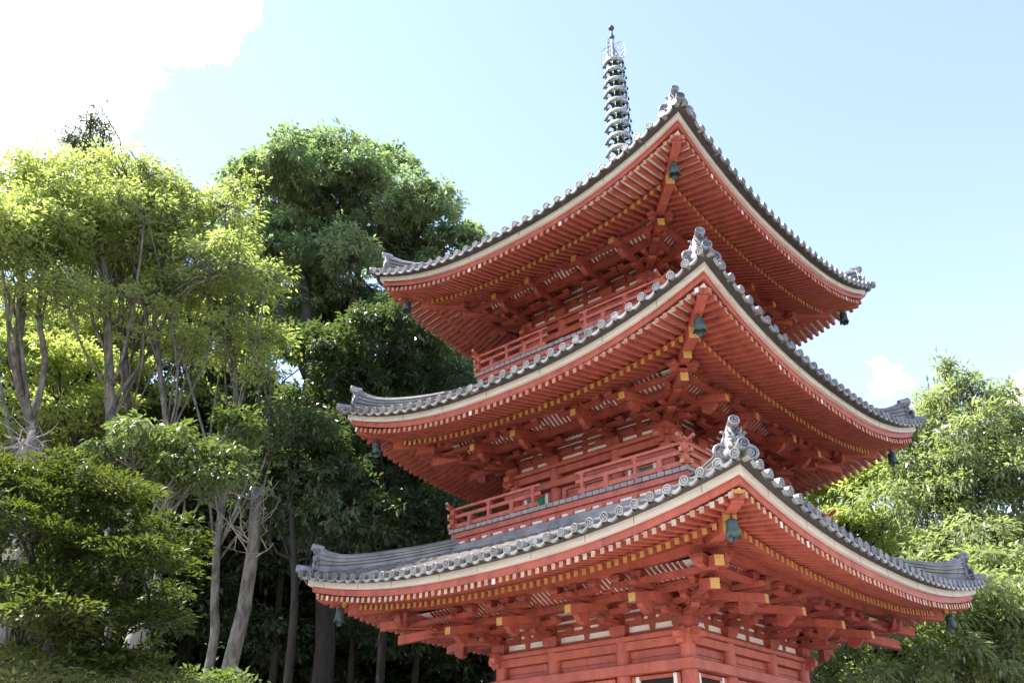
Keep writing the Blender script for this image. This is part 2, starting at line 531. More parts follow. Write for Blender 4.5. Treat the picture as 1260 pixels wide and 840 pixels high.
def build_roof(i, s):
    w, W2 = s['w'], s['w'] + TOV
    top = s['ntop']
    rb, lip = MB(), MB()
    npan = round(2 * W2 / .29)
    dt = 2 * W2 / npan
    ribs = [-W2 + dt * (k + .5) for k in range(npan)]
    for k in range(4):
        fr = side(k)
        # pans: sagging strips between ribs
        for j in range(npan + 1):
            ta = ribs[j - 1] if j > 0 else -W2
            tb = ribs[j] if j < npan else W2
            tm = (ta + tb) / 2
            nmin = max(abs(tm) - dt * .5, top)
            L_ = W2 - nmin
            ns = max(1, int(L_ / .45))
            for q in range(ns):
                n0, n1 = W2 - L_ * q / ns, W2 - L_ * (q + 1) / ns
                row = []
                for n in (n0, n1):
                    r_ = []
                    for x, sag in ((0, 0), (.3, -.035), (.7, -.035), (1, 0)):
                        t = ta + (tb - ta) * x
                        tt = max(-n, min(n, t))
                        r_.append(fr(tt, n, roof_z(s, tt, n) + sag))
                    row.append(r_)
                for x in range(3):
                    rb.quad(row[0][x], row[0][x + 1], row[1][x + 1], row[1][x])
            # hanging front lip of the pan tile
            if 0 < j < npan:
                seg = 6
                P0, P1, B0, B1 = [], [], [], []
                for x in range(seg + 1):
                    f = x / seg
                    t = ta + .05 + (tb - ta - .1) * f
                    z = roof_z(s, t, W2)
                    sg = -.03 * math.sin(math.pi * f)
                    P0.append(fr(t, W2 + .012, z + sg))
                    P1.append(fr(t, W2 + .012, z + sg - .040 - .018 * math.sin(math.pi * f)))
                    B0.append(fr(t, W2 - .03, z + sg))
                    B1.append(fr(t, W2 - .03, z + sg - .040 - .018 * math.sin(math.pi * f)))
                for x in range(seg):
                    rb.quad(P1[x], P1[x + 1], P0[x + 1], P0[x])
                    rb.quad(B1[x], B1[x + 1], P1[x + 1], P1[x])
                    rb.quad(P0[x], P0[x + 1], B0[x + 1], B0[x])
        # ribs of round cover tiles, each tile a little flared over the next
        for t in ribs:
            nmin = max(abs(t) + .02, top)
            L_ = W2 + .01 - nmin
            if L_ < .05:
                continue
            nt = max(1, round(L_ / .30))
            for q in range(nt):
                n0, n1 = W2 + .01 - L_ * q / nt, W2 + .01 - L_ * (q + 1) / nt
                ra, rc = .078, .069
                A, B = [], []
                for x in range(7):
                    an = math.pi * x / 6
                    A.append(fr(t + ra * math.cos(an), n0, roof_z(s, t, n0) + .012 + ra * math.sin(an)))
                    B.append(fr(t + rc * math.cos(an), n1, roof_z(s, t, n1) + .012 + rc * math.sin(an)))
                for x in range(6):
                    rb.quad(A[x], A[x + 1], B[x + 1], B[x])
                rb.quad(*A)
            z = roof_z(s, t, W2) + .035
            p = Vector(fr(t, W2 + .012, z))
            if k < 2:
                tile_ends.append(((p - CAM).length, p, k, i))
            else:
                tile_ends.append((999, p, k, i))
        # tile underside, its colour holding the black shadow between cream board and tiles
        SG = 24
        for x in range(SG):
            t0, t1 = -W2 + 2 * W2 * x / SG, -W2 + 2 * W2 * (x + 1) / SG
            f0, f1 = t0 * (w - .02) / W2, t1 * (w - .02) / W2
            g0, g1 = t0 * (w - .6) / W2, t1 * (w - .6) / W2
            za, zb = roof_z(s, t0, W2) - .05, roof_z(s, t1, W2) - .05
            lip.quad(fr(t0 * .995, W2 - .025, za), fr(t1 * .995, W2 - .025, zb), fr(f1, w - .02, s['E'] + lift(s, f1, w)), fr(f0, w - .02, s['E'] + lift(s, f0, w)))
    o = rb.build('tiled_roof', 'tile', pagoda)
    o.data.polygons.foreach_set('use_smooth', [len(p.vertices) == 4 for p in o.data.polygons])
    lip.build('shaded_tile_underside', 'shade_seam', o)
    # hip ridges with their ornaments
    for k in range(4):
        a = math.atan2(-1, 1) + k * math.pi / 2       # direction of the corner: k=0 near (+x,-y)
        ca, sa = math.cos(a), math.sin(a)
        q2 = math.sqrt(2)
        hz = lambda n: roof_z(s, n, n)
        rm = MB()
        nend = w - .14
        NS = 16
        layers = [(-.02, .15), (.050, .14), (.054, .100), (.100, .100), (.104, .138), (.120, .138), (.124, .098), (.160, .098), (.164, .132),
                  (.180, .132), (.184, .094), (.220, .094), (.224, .126), (.240, .126), (.246, .10), (.285, .075), (.315, .035), (.322, 0)]
        rows = []
        for x in range(NS + 1):
            n = top + (nend - top) * x / NS
            f = x / NS
            up_ = .20 * max(0, (f - .80) / .20) ** 2.2        # the end sweeps up
            hh = 1.0 + .15 * f
            row = []
            for sgn in (1, -1):
                seq = layers if sgn == 1 else layers[::-1][1:]
                for (h, wd) in seq:
                    z = hz(n) + h * hh + up_ * (max(h, 0) / .32) ** 1.2
                    row.append((n * q2 * ca - sgn * wd * sa, n * q2 * sa + sgn * wd * ca, z))
            rows.append(row)
        bi = len(rm.v)
        m_ = len(rows[0])
        for r_ in rows:
            rm.v += r_
        for x in range(NS):
            for y in range(m_ - 1):
                rm.f.append((bi + x * m_ + y, bi + x * m_ + y + 1, bi + (x + 1) * m_ + y + 1, bi + (x + 1) * m_ + y))
                rm.m.append(0)
        rm.f.append(tuple(bi + NS * m_ + y for y in range(m_)))
        rm.m.append(0)
        rm.build('hip_ridge', 'tile', o)
        # upturned horn tiles (two small fins) and ogre tile
        om = MB()
        base = Vector((nend * q2 * ca, nend * q2 * sa, hz(nend)))
        dn = Vector((ca, sa, 0))
        sd = Vector((-sa, ca, 0))
        P = lambda x, z, y=0: base + sd * x + Vector((0, 0, z)) + dn * y
        # plate with shouldered outline
        prof = [(-.17, -.02), (.17, -.02), (.20, .08), (.15, .16), (.17, .24), (.13, .34), (.12, .44), (.06, .50), (-.06, .50), (-.12, .44),
                (-.13, .34), (-.17, .24), (-.15, .16), (-.20, .08)]
        om.prism(prof, lambda x, z, y: P(x, z, y), .0, .10)
        # scrolls
        for sg in (-1, 1):
            sp = []
            for j in range(22):
                an = j / 21 * 3.6 * math.pi
                rr = .105 * (1 - j / 21) ** .85 + .012
                sp.append(P(sg * (.20 - rr * math.cos(an + .6) + .02), .10 + rr * math.sin(an + .6), .07))
            om.tube(sp, [.032 - .016 * j / 21 for j in range(22)], 7)
            om.tube([P(sg * .20, .20, .06), P(sg * .16, .28, .06), P(sg * .13, .36, .06), P(sg * .17, .42, .07), P(sg * .20, .40, .07)], [.03, .03, .028, .022, .012], 6)
            # brow, eye, horn, cheek
            om.lathe([(0, -.03), (.024, -.018), (.03, 0), (.024, .018), (0, .03)], P(sg * .055, .285, .12), 10)
            om.tube([P(sg * .02, .30, .12), P(sg * .06, .335, .13), P(sg * .115, .335, .10)], [.018, .024, .014], 6)
            om.tube([P(sg * .05, .37, .10), P(sg * .10, .42, .12), P(sg * .10, .48, .14)], [.022, .018, .006], 6)
            om.tube([P(sg * .03, .12, .12), P(sg * .09, .15, .13), P(sg * .12, .22, .11)], [.022, .028, .015], 6)
        om.lathe([(0, -.05), (.035, -.03), (.045, 0), (.03, .035), (0, .05)], P(0, .22, .12), 10)
        om.tube([P(-.08, .10, .10), P(0, .075, .125), P(.08, .10, .10)], .016, 6)
        oo = om.build('ridge_end_tile', 'tileworn', o, smooth=True)
        # round tiles: the tall one on top, the one at the corner below
        tm = MB()
        for (p0, dv, ln, rr) in ((P(0, .50, -.06), (dn + Vector((0, 0, .28))), .26, .085), (P(0, .04, -.15), (dn * .97 + Vector((0, 0, .10))), .62, .088)):
            ax = dv.normalized()
            rm3 = ax.to_track_quat('Z', 'Y').to_matrix()
            tm.lathe([(0, 0), (rr * .92, 0), (rr * .95, ln * .5), (rr, ln - .012), (rr - .006, ln), (rr - .02, ln), (rr - .024, ln - .012)], p0, 18, axis=rm3)
            tm.lathe([(rr - .024, ln - .012), (0, ln - .012)], p0, 18, m=1, axis=rm3)
            for q in range(3):
                a0 = q * 2 * math.pi / 3
                pp, pq = [], []
                for j in range(7):
                    f = j / 6
                    an = a0 + 2.3 * f
                    r_ = .018 + .032 * f ** .8
                    wd = .013 * (1 - f) ** .7 + .0015
                    pp.append(p0 + rm3 @ Vector(((r_ - wd) * math.cos(an), (r_ - wd) * math.sin(an), ln - .006)))
                    pq.append(p0 + rm3 @ Vector(((r_ + wd) * math.cos(an), (r_ + wd) * math.sin(an), ln - .006)))
                for j in range(6):
                    tm.quad(pq[j], pq[j + 1], pp[j + 1], pp[j])
        tm.build('corner_round_tile', ['tileworn', 'tiledark'], o)
    return o


def strip(b, fr, s, na, nb, za, zb, m=0, seg=28, wa=None):
    """closed board along the eave between n=na (inner) and n=nb (outer); za, zb heights below/above E, mitred at the corners"""
    for x in range(seg):
        f0, f1 = -1 + 2 * x / seg, -1 + 2 * (x + 1) / seg
        c = []
        for f in (f0, f1):
            for n, z in ((na, za), (nb, za), (nb, zb), (na, zb)):
                t = f * n
                c.append(fr(t, n, s['E'] + z + lift(s, f * s['w'], s['w'])))
        q = c[:4], c[4:]
        b.quad(q[0][1], q[1][1], q[1][2], q[0][2], m=m)     # outer face
        b.quad(q[0][0], q[1][0], q[1][1], q[0][1], m=m)     # underside
        b.quad(q[0][3], q[0][2], q[1][2], q[1][3], m=m)     # top
        b.quad(q[0][0], q[0][3], q[1][3], q[1][0], m=m)     # inner face


def build_eave(i, s):
    w = s['w']
    kio, np_ = s['kio'], s['np']
    E = s['E']
    fly_end_b = E - .32           # underside of flying rafter at its end (mid span)
    FH, FW_, BH, BW = .095, .078, .10, .078
    nfe = w - .10
    fz = lambda n: (E - .256 - FH / 2) + (nfe - n) * .22                       # flying rafter centre
    bz_end = fz(kio) - FH / 2 - .035 - BH / 2
    bz = lambda n: bz_end + (kio - n) * .36
    # soffit boards (mesh of the eave itself)
    sf = MB()
    SG = 26
    for k in range(4):
        fr = side(k)
        rows = []
        for n, zf in ((w - .12, lambda n: fz(n) + FH / 2), (kio - .15, lambda n: fz(n) + FH / 2)):
            rows.append([fr(n * f, n, zf(n) + lift(s, n * f, n) + .003) for f in [-1 + 2 * x / SG for x in range(SG + 1)]])
        for x in range(SG):
            sf.quad(rows[0][x], rows[1][x], rows[1][x + 1], rows[0][x + 1], m=0)
        rows = []
        for n in (kio - .04, s['b'] - .05):
            rows.append([fr(n * f, n, bz(n) + BH / 2 + lift(s, n * f, n) + .003) for f in [-1 + 2 * x / SG for x in range(SG + 1)]])
        for x in range(SG):
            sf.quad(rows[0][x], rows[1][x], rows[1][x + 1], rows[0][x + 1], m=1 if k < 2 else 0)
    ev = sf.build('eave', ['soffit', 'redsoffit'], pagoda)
    cb, rb, kb, pb = MB(), MB(), MB(), MB()
    for k in range(4):
        fr = side(k)
        strip(cb, fr, s, w - .30, w, -.125, -.004)
        strip(rb, fr, s, w - .26, w - .075, -.253, -.128)
        # kioi: beam over the base rafter ends
        for x in range(SG):
            c = []
            for f in (-1 + 2 * x / SG, -1 + 2 * (x + 1) / SG):
                for n, dzz in ((kio - .14, 0), (kio - .03, 0), (kio - .03, .04), (kio - .14, .04)):
                    t = f * n
                    c.append(fr(t, n, bz_end + BH / 2 + dzz - .002 + lift(s, f * kio, kio)))
            kb.quad(c[1], c[5], c[6], c[2])
            kb.quad(c[0], c[4], c[5], c[1])
            kb.quad(c[0], c[3], c[7], c[4])
        # purlin carried by the brackets, its ends crossing past the corner
        zt = bz(np_) - BH / 2
        ext = np_ + .30
        for x in range(12):
            c = []
            for f in (-1 + 2 * x / 12, -1 + 2 * (x + 1) / 12):
                t = f * ext
                for n, zz in ((np_ - .085, s['zp']), (np_ + .085, s['zp']), (np_ + .085, zt), (np_ - .085, zt)):
                    c.append(fr(t, n - (.003 if k % 2 else 0), zz + lift(s, min(abs(t), np_), np_) + (.003 if k % 2 else 0)))
            pb.hexa(c)
    for k in range(4):
        fr = side(k)
        t = -w + .55 + .2 * k
        while t < w - .3:
            z_ = E + lift(s, t, w)
            cb.quad(fr(t - .005, w + .002, z_ - .122), fr(t + .005, w + .002, z_ - .122), fr(t + .005, w + .002, z_ - .008), fr(t - .005, w + .002, z_ - .008), m=1)
            t += random.uniform(.9, 1.5)
    cb.build('cream_eave_board', ['cream', 'shade_seam'], ev)
    rb.build('fascia_board', 'red', ev)
    kb.build('rafter_bearer', 'red', ev)
    pb.build('purlin', 'red', ev)
    # rafters
    nr = round(2 * w / .163)
    sp = 2 * w / nr
    for k in range(4):
        fr = side(k)
        for j in range(nr):
            t = -w + sp * (j + .5)
            at_ = abs(t)
            if at_ < nfe - .06:
                n0 = max(kio - .14, at_ + .02)
                a = Vector(fr(t, n0, fz(n0) + lift(s, t, n0)))
                e = Vector(fr(t, nfe + .012, fz(nfe) + lift(s, t, nfe)))
                white = (i == 2) or random.random() < .18
                rafters.append((k, i, a, e, FW_, FH, 'pale_end', ev, 1.0))
            if at_ < kio - .04:
                n0 = max(s['b'], at_ + .02)
                a = Vector(fr(t, n0, bz(n0) + lift(s, t, n0)))
                e = Vector(fr(t, kio, bz(kio) + lift(s, t, kio)))
                rafters.append((k, i, a, e, BW, BH, 'yellow', ev, .75))
    # hip rafters
    for k in range(4):
        a = math.atan2(-1, 1) + k * math.pi / 2
        ca, sa = math.cos(a) * math.sqrt(2), math.sin(a) * math.sqrt(2)
        pt = lambda n, z: Vector((n * ca, n * sa, z))
        hb = MB()
        n1, n0 = w - .20, kio - .5
        # flying hip rafter in three bent pieces
        prev = None
        ns_ = [n0, kio, (kio + n1) / 2 + .1, n1]
        zz = [fz(n) - .005 + lift(s, n, n) for n in ns_]
        for q in range(3):
            hb.beam(pt(ns_[q], zz[q]), pt(ns_[q + 1], zz[q + 1]), .175, .205, plumb=True, ends=(0, 1 if q == 2 else 0))
        hb.build('hip_rafter', ['red', 'bracket'], ev, bevel=.008)
        if i == 0:
            cp = MB()
            cp.beam(pt(n1 + .008, zz[3] + .035), pt(n1 + .05, zz[3] + .035), .20, .05)
            cp.build('hip_rafter_band', 'yellow', ev)
            cp = MB()
            cp.beam(pt(kio + .10, fz(kio) + lift(s, kio, kio) - .04), pt(kio + .16, fz(kio) + lift(s, kio, kio) - .04), .19, .25, plumb=True)
            cp.build('hip_rafter_band', 'yellow', ev)
        hb = MB()
        ns_ = [s['b'], np_, kio + .06]
        zz = [bz(n) - .05 + lift(s, n, n) for n in ns_]
        for q in range(2):
            hb.beam(pt(ns_[q], zz[q]), pt(ns_[q + 1], zz[q + 1]), .185, .25, plumb=True, ends=(0, 1 if q == 1 else 0))
        hb.build('hip_rafter', ['red', 'yellow'], ev, bevel=.008)
    return ev


def arm_prof(L_, h, r=.5):
    """bracket arm: flat top, ends cut square then curving in below; x along, z up"""
    p = [(-L_ / 2, h), (-L_ / 2, h * .45)]
    for j in range(1, 5):
        an = j / 5 * math.pi / 2
        p.append((-L_ / 2 + h * 1.5 * (1 - math.cos(an)), h * .45 * (1 - math.sin(an))))
    p.append((-L_ / 2 + h * 1.6, 0))
    q = [(-x, z) for x, z in reversed(p)]
    return p + q


def block(b, fr, t, n, z0, sz, h, rot=0):
    """bearing block: upper half square, lower half tapering in"""
    a = sz / 2
    c = a * .68

    def ring(r, z):
        out = []
        for x, y in ((-r, -r), (r, -r), (r, r), (-r, r)):
            if rot:
                x, y = (x - y) * .7071, (x + y) * .7071
            out.append(fr(t + x, n + y, z))
        return out
    r0, r1, r2 = ring(c, z0), ring(a, z0 + h * .45), ring(a, z0 + h)
    b.hexa(r0 + r1)
    b.hexa(r1 + r2)


def bracket(i, s, k, t, corner):
    """three-stepped bracket set over a column; corner sets reach out on both faces and the diagonal"""
    fr = side(k)
    b0 = s['b']
    H = s['zp'] - s['z0']
    out = s['np'] - b0
    st = out / 3
    zt = s['z0']
    m = MB()
    tailm = MB()
    AW = .125
    z1 = zt + .20 * H / .74           # top of the big block
    tier = (s['zp'] - .10 - z1) / 3
    ah = tier * .60
    bh = tier - ah
    frs = [fr] if not corner else [fr, side((k + 1) % 4)]
    ts = [t] if not corner else [b0, -b0]
    for idx, (f, tt) in enumerate(zip(frs, ts)):
        eps = .003 * idx
        if idx == 0:
            block(m, f, tt, b0, zt, .34, z1 - zt)
        for q in range(3):
            za = z1 + tier * q
            reach = st * (q + 1)
            # arm at right angles to the wall
            L_ = (reach + .20) * 1.0
            pr_ = arm_prof(2 * L_, ah)
            pr_ = [(x, z) for x, z in pr_]
            m.prism(pr_, lambda x, z, y: f(tt + y, b0 + x if x > 0 else b0 + max(x, -.15), za + z + eps), -AW / 2, AW / 2)
            block(m, f, tt, b0 + reach, za + ah, .19, bh)
            # arms along the wall, on each line already reached
            nn = b0 + st * q
            span = .50 if not corner else .50
            lo, hi = (-span, span)
            if corner:
                if idx == 0:
                    hi = .30 + st * q
                else:
                    lo = -(.30 + st * q)
            cx, hl = (lo + hi) / 2, (hi - lo)
            pp = arm_prof(hl, ah)
            m.prism(pp, lambda x, z, y: f(tt + cx + x, nn + y, za + z + eps * 2), -AW / 2 + .004, AW / 2 - .004)
            for dx in (lo + .09, 0, hi - .09):
                block(m, f, tt + dx, nn, za + ah, .18, bh)
        # top arm under the purlin
        za = z1 + tier * 3 - ah - .02
        nn = s['np']
        lo, hi = -.52, .52
        if corner:
            lo, hi = (-.52, .30 + out) if idx == 0 else (-(.30 + out), .52)
        cx, hl = (lo + hi) / 2, hi - lo
        m.prism(arm_prof(hl, ah), lambda x, z, y: f(tt + cx + x, nn + y, za + z + eps), -AW / 2, AW / 2)
        for dx in ((-.42, 0, .42) if not corner else ((-.42, 0, .25 + out) if idx == 0 else (.42, 0, -(.25 + out)))):
            block(m, f, tt + dx, nn, za + ah - .002, .18, s['zp'] - za - ah)
        # tail rafter sticking out through the set
        tn, tz = s['tail']
        if not corner or True:
            a = Vector(f(tt, b0 + .05, tz + .30))
            e = Vector(f(tt, tn, tz))
            tailm.beam(a, e, .134, .145, m=0, ends=(0, 1), plumb=True)
            # nosing under the tail
            m.prism([(0, 0), (0, -.12), (.10, -.16), (.22, -.10), (.30, -.02), (.30, .06), (0, .10)],
                    lambda x, z, y: f(tt + y, s['np'] - .28 + x, tz - .05 + z), -.06, .06)
    if corner:
        a = math.atan2(-1, 1) + k * math.pi / 2
        dv = Vector((math.cos(a), math.sin(a), 0))
        q2 = math.sqrt(2)
        c0 = dv * (b0 * q2)
        sv = Vector((-dv.y, dv.x, 0))
        for q in range(3):
            za = z1 + tier * q
            L_ = (st * (q + 1)) * q2 + .18
            pr_ = arm_prof(2 * L_, ah)
            m.prism(pr_, lambda x, z, y: c0 + dv * max(x, -.1) + sv * y + Vector((0, 0, za + z + .0045)), -.075, .075)
            p = dv * ((b0 + st * (q + 1)) * q2)
            mm = MB()
            block(m, lambda t_, n_, z_: p + dv * n_ + sv * t_ + Vector((0, 0, z_)), 0, 0, za + ah, .21, bh)
        tn, tz = s['tail']
        for (nd, zd) in ((s['np'] + .14, tz + .0), (s['np'] + .40, tz + .26)):
            e = dv * (nd * q2) + Vector((0, 0, zd))
            st_ = dv * ((b0 + .1) * q2) + Vector((0, 0, zd + .42))
            tailm.beam(st_, e, .15, .17, m=0, ends=(0, 1), plumb=True)
        # carved nose on top of the lower tail
        for sg in (-1, 1):
            sp = [dv * ((s['np'] + .05) * q2) + sv * (sg * (.06 + .20 * x)) + Vector((0, 0, tz + .28 + z)) for x, z in ((0, 0), (.5, .03), (1.0, .10), (1.3, .22))]
            m.tube(sp, [.07, .06, .05, .03], 6)
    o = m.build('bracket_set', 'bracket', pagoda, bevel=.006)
    tailm.build('tail_rafter', ['red', 'yellow'], o, bevel=.004)
    return o


def spiral_nose(b, fr, t, n, z, sg, axis='t'):
    """carved beam end: lobed plate with a raised curl"""
    prof = [(0, .11), (.10, .13), (.20, .10), (.25, .03), (.23, -.05), (.16, -.08), (.12, -.14), (.05, -.12), (0, -.12)]
    b.prism(prof, lambda x, zz, y: fr(t + sg * x, n + y, z + zz), -.07, .07)
    for s_ in (-1, 1):
        pts = []
        for j in range(14):
            an = j / 13 * 2.6 * math.pi
            rr = .075 * (1 - j / 13) + .008
            pts.append(fr(t + sg * (.15 + rr * math.cos(an)), n + s_ * .075, z + .02 + rr * math.sin(an)))
        b.tube(pts, .014, 5)


def build_body(i, s):
    b0, z0 = s['b'], s['z0']
    zb = s['fl'] if s['fl'] else .55
    H = s['zp'] - z0
    wl = MB()      # plaster and wall boards
    for k in range(4):
        fr = side(k)
        wl.box(fr, -b0 + .02, b0 - .02, b0 - .09, b0 + .012, z0 - .02, s['zp'] + .45, 0)       # plaster behind the brackets
        wl.box(fr, -b0 + .02, b0 - .02, b0 - .10, b0 - .045, zb, z0 - .02, 1)                   # red wall boards
    o = wl.build('wall', ['plaster', 'red'], pagoda)
    tb = MB()
    # wall beams in the bracket zone and struts
    z1 = z0 + .20 * H / .74
    tier = (s['zp'] - .10 - z1) / 3
    for k in range(4):
        fr = side(k)
        for q in range(3):
            za = z1 + tier * q + .0
            tb.box(fr, -b0 - .02, b0 + .02, b0 - .05, b0 + .035 - (.003 if k % 2 else 0), za - .02, za + tier * .50)
        tb.box(fr, -b0 - .02, b0 + .02, b0 - .05, b0 + .045 - (.003 if k % 2 else 0), z0 + .001, z0 + .075)
        for (ta, tc) in zip(s['cols'][:-1], s['cols'][1:]):
            tm = (ta + tc) / 2
            for q in range(-1, 3):
                za = z0 if q < 0 else z1 + tier * q + tier * .50
                zc = z1 - .02 if q < 0 else z1 + tier * (q + 1) - .02
                hw = .07 if q != 0 else .10
                prof = [(-hw, za), (hw, za), (hw * .75, (za + zc) / 2), (hw, zc), (-hw, zc), (-hw * .75, (za + zc) / 2)]
                tb.prism(prof, lambda x, z, y: fr(tm + x, b0 + y, z), -.04, .025)
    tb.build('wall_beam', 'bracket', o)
    # ceilings: slanting ribs over white board between outermost beam and purlin, and small lattice nearer the wall
    cl, lt = MB(), MB()
    n1, n2 = b0 + (s['np'] - b0) * .64, s['np'] - .09
    nA = b0 + .03
    zA = z1 + tier * 2.75
    for k in range(4):
        fr = side(k)
        zc1, zc2 = s['zp'] - .15, s['zp'] + .06
        cl.quad(fr(-n1, n1, zc1), fr(n1, n1, zc1), fr(n2, n2, zc2), fr(-n2, n2, zc2))
        cl.quad(fr(-nA, nA, zA + .06), fr(nA, nA, zA + .06), fr(n1, n1, zc1 - .002), fr(-n1, n1, zc1 - .002))
        x = -n1 + .05
        while x < n1:
            lt.beam(fr(x, n1, zc1 - .012), fr(x, n2, zc2 - .012), .055, .035, plumb=True)
            x += .105
        x = -n1 + .04
        while x < n1:
            n_in = max(nA, abs(x))
            if n_in < n1 - .03:
                f_ = (n_in - nA) / (n1 - nA)
                lt.beam(fr(x, n_in, zA + .045 + f_ * (zc1 - zA - .06)), fr(x, n1, zc1 - .017), .055, .03, plumb=True)
            x += .105
        for q in range(1, 5):
            f_ = q / 5
            n = nA + (n1 - nA) * f_
            z = zA + .045 + f_ * (zc1 - zA - .06)
            lt.box(fr, -n, n, n - .03, n + .03, z - .012, z + .018)
        # continuous beam at the second step
        lt.box(fr, -n1 - .25, n1 + .25, n1 - .06, n1 + .06 - (.003 if k % 2 else 0), zc1 - .13, zc1 - .02 + (.003 if k % 2 else 0))
        nn = b0 + (s['np'] - b0) / 3
    cl.build('eave_ceiling', 'plaster', o)
    lt.build('ceiling_lattice', 'bracket', o)
    # columns
    cols = []
    for k in range(4):
        fr = side(k)
        for t in s['cols'][1:]:
            c = MB()
            x, y, _ = fr(t, b0 if t < b0 - .3 else b0, 0)
            if t >= b0 - .3:
                x, y, _ = fr(b0, b0, 0)
            c.lathe([(.145, zb), (.15, (zb + z0) / 2), (.14, z0 - .03)], (x, y, 0), 18)
            c.build('column', 'red', o, smooth=True)
    # beams: head plate, head-tie, middle tie and sill
    for k in range(4):
        fr = side(k)
        e = .003 if k % 2 else 0
        pl = MB()
        L_ = b0 + .17
        L_ -= 2 * e
        pl.box(fr, -L_, L_, b0 - .17, b0 + .17 - e, z0 - .085 + e, z0 - e)
        pl.build('head_plate', 'red', o, bevel=.01)
        pl = MB()
        pl.box(fr, -b0 - .08 - e, b0 + .08 + e, b0 - .06, b0 + .10 - e, z0 - .235 + e, z0 - .09 - e)
        if i != 1:
            pl.box(fr, -b0, b0, b0 - .05, b0 - .012 - e, z0 - .37, z0 - .24)
            pl.box(fr, -b0, b0, b0 - .05, b0 - .022 - e, z0 - .55, z0 - .375)
        for sg in (-1, 1):
            spiral_nose(pl, fr, sg * (b0 + .10), b0 - e, z0 - .10, sg)
        pl.build('head_beam', 'red', o, bevel=.008)
        pl = MB()
        zl = {0: (z0 - .66, z0 - .48), 1: (z0 - .52, z0 - .37), 2: (z0 - .55, z0 - .40)}[i]
        pl.box(fr, -b0 - .19 + 2 * e, b0 + .19 - 2 * e, b0 - .19, b0 + .19 - e, zl[0] + e, zl[1] - e)
        pl.build('tie_beam', 'red', o, bevel=.012)
        if i == 0:
            pl = MB()
            pl.box(fr, -b0 - .19 + 2 * e, b0 + .19 - 2 * e, b0 - .19, b0 + .19 - e, .75, .95 + e)
            pl.build('tie_beam', 'red', o, bevel=.012)
        # outer bays: latticed windows; middle bay: door
        z_lo, z_hi = (1.2, zl[0] - .02) if i == 0 else (zb + .02, zl[0] - .01)
        for (ta, tc) in zip(s['cols'][:-1], s['cols'][1:]):
            mid = abs(ta + tc) < .2
            f = MB()
            a_, c_ = ta + .17, tc - .17
            yo = b0 + .03
            if mid:
                f.box(fr, a_, a_ + .11, b0 - .045, yo + .03, z_lo, z_hi - .07)
                f.box(fr, c_ - .11, c_, b0 - .045, yo + .03, z_lo, z_hi - .07)
                f.box(fr, a_, c_, b0 - .045, yo + .033, z_hi - .069, z_hi)
                d = f.build('door', 'skytinted', o)
                p = MB()
                p.box(fr, a_ + .115, 0 - .008, b0 - .045, yo - .02, z_lo, z_hi - .072)
                p.box(fr, .008, c_ - .115, b0 - .045, yo - .02, z_lo, z_hi - .072)
                for q in range(3):
                    zz = z_lo + (z_hi - z_lo) * (q + .5) / 3
                    p.box(fr, a_ + .12, -.03, yo - .019, yo - .004, zz - .03, zz + .03)
                    p.box(fr, .03, c_ - .12, yo - .019, yo - .004, zz - .03, zz + .03)
                p.build('door_leaf', 'skytinted', o)
            else:
                f.box(fr, a_, a_ + .07, b0 - .045, yo, z_lo, z_hi, 0)
                f.box(fr, c_ - .07, c_, b0 - .045, yo, z_lo, z_hi, 0)
                f.box(fr, a_ + .072, a_ + .15, b0 - .045, yo - .01, z_lo, z_hi, 1)
                f.box(fr, c_ - .15, c_ - .072, b0 - .045, yo - .01, z_lo, z_hi, 1)
                f.box(fr, a_ + .152, c_ - .152, b0 - .045, yo - .005, z_hi - .06, z_hi, 0)
                wn = f.build('window_frame', ['red', 'plaster'], o)
                p = MB()
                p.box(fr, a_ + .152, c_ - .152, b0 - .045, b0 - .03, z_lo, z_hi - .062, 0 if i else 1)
                x = a_ + .17
                while x < c_ - .17:
                    if i:
                        p.box(fr, x, x + .03, b0 - .03, b0 + .005, z_lo, z_hi - .062, 0)
                    x += .05
                p.build('window_shutter', ['green', 'dark'], o)
    if i == 0:
        bs = MB()
        for (r, za, zc) in ((4.2, 0, .22), (3.5, .22, .45)):
            bs.box(IDENT, -r, r, -r, r, za, zc)
        bs.build('stone_base', 'stone', pagoda, bevel=.03)
        bs = MB()
        bs.box(IDENT, -2.9, 2.9, -2.9, 2.9, .455, .56)
        bs.build('veranda_floor', 'wood', pagoda)


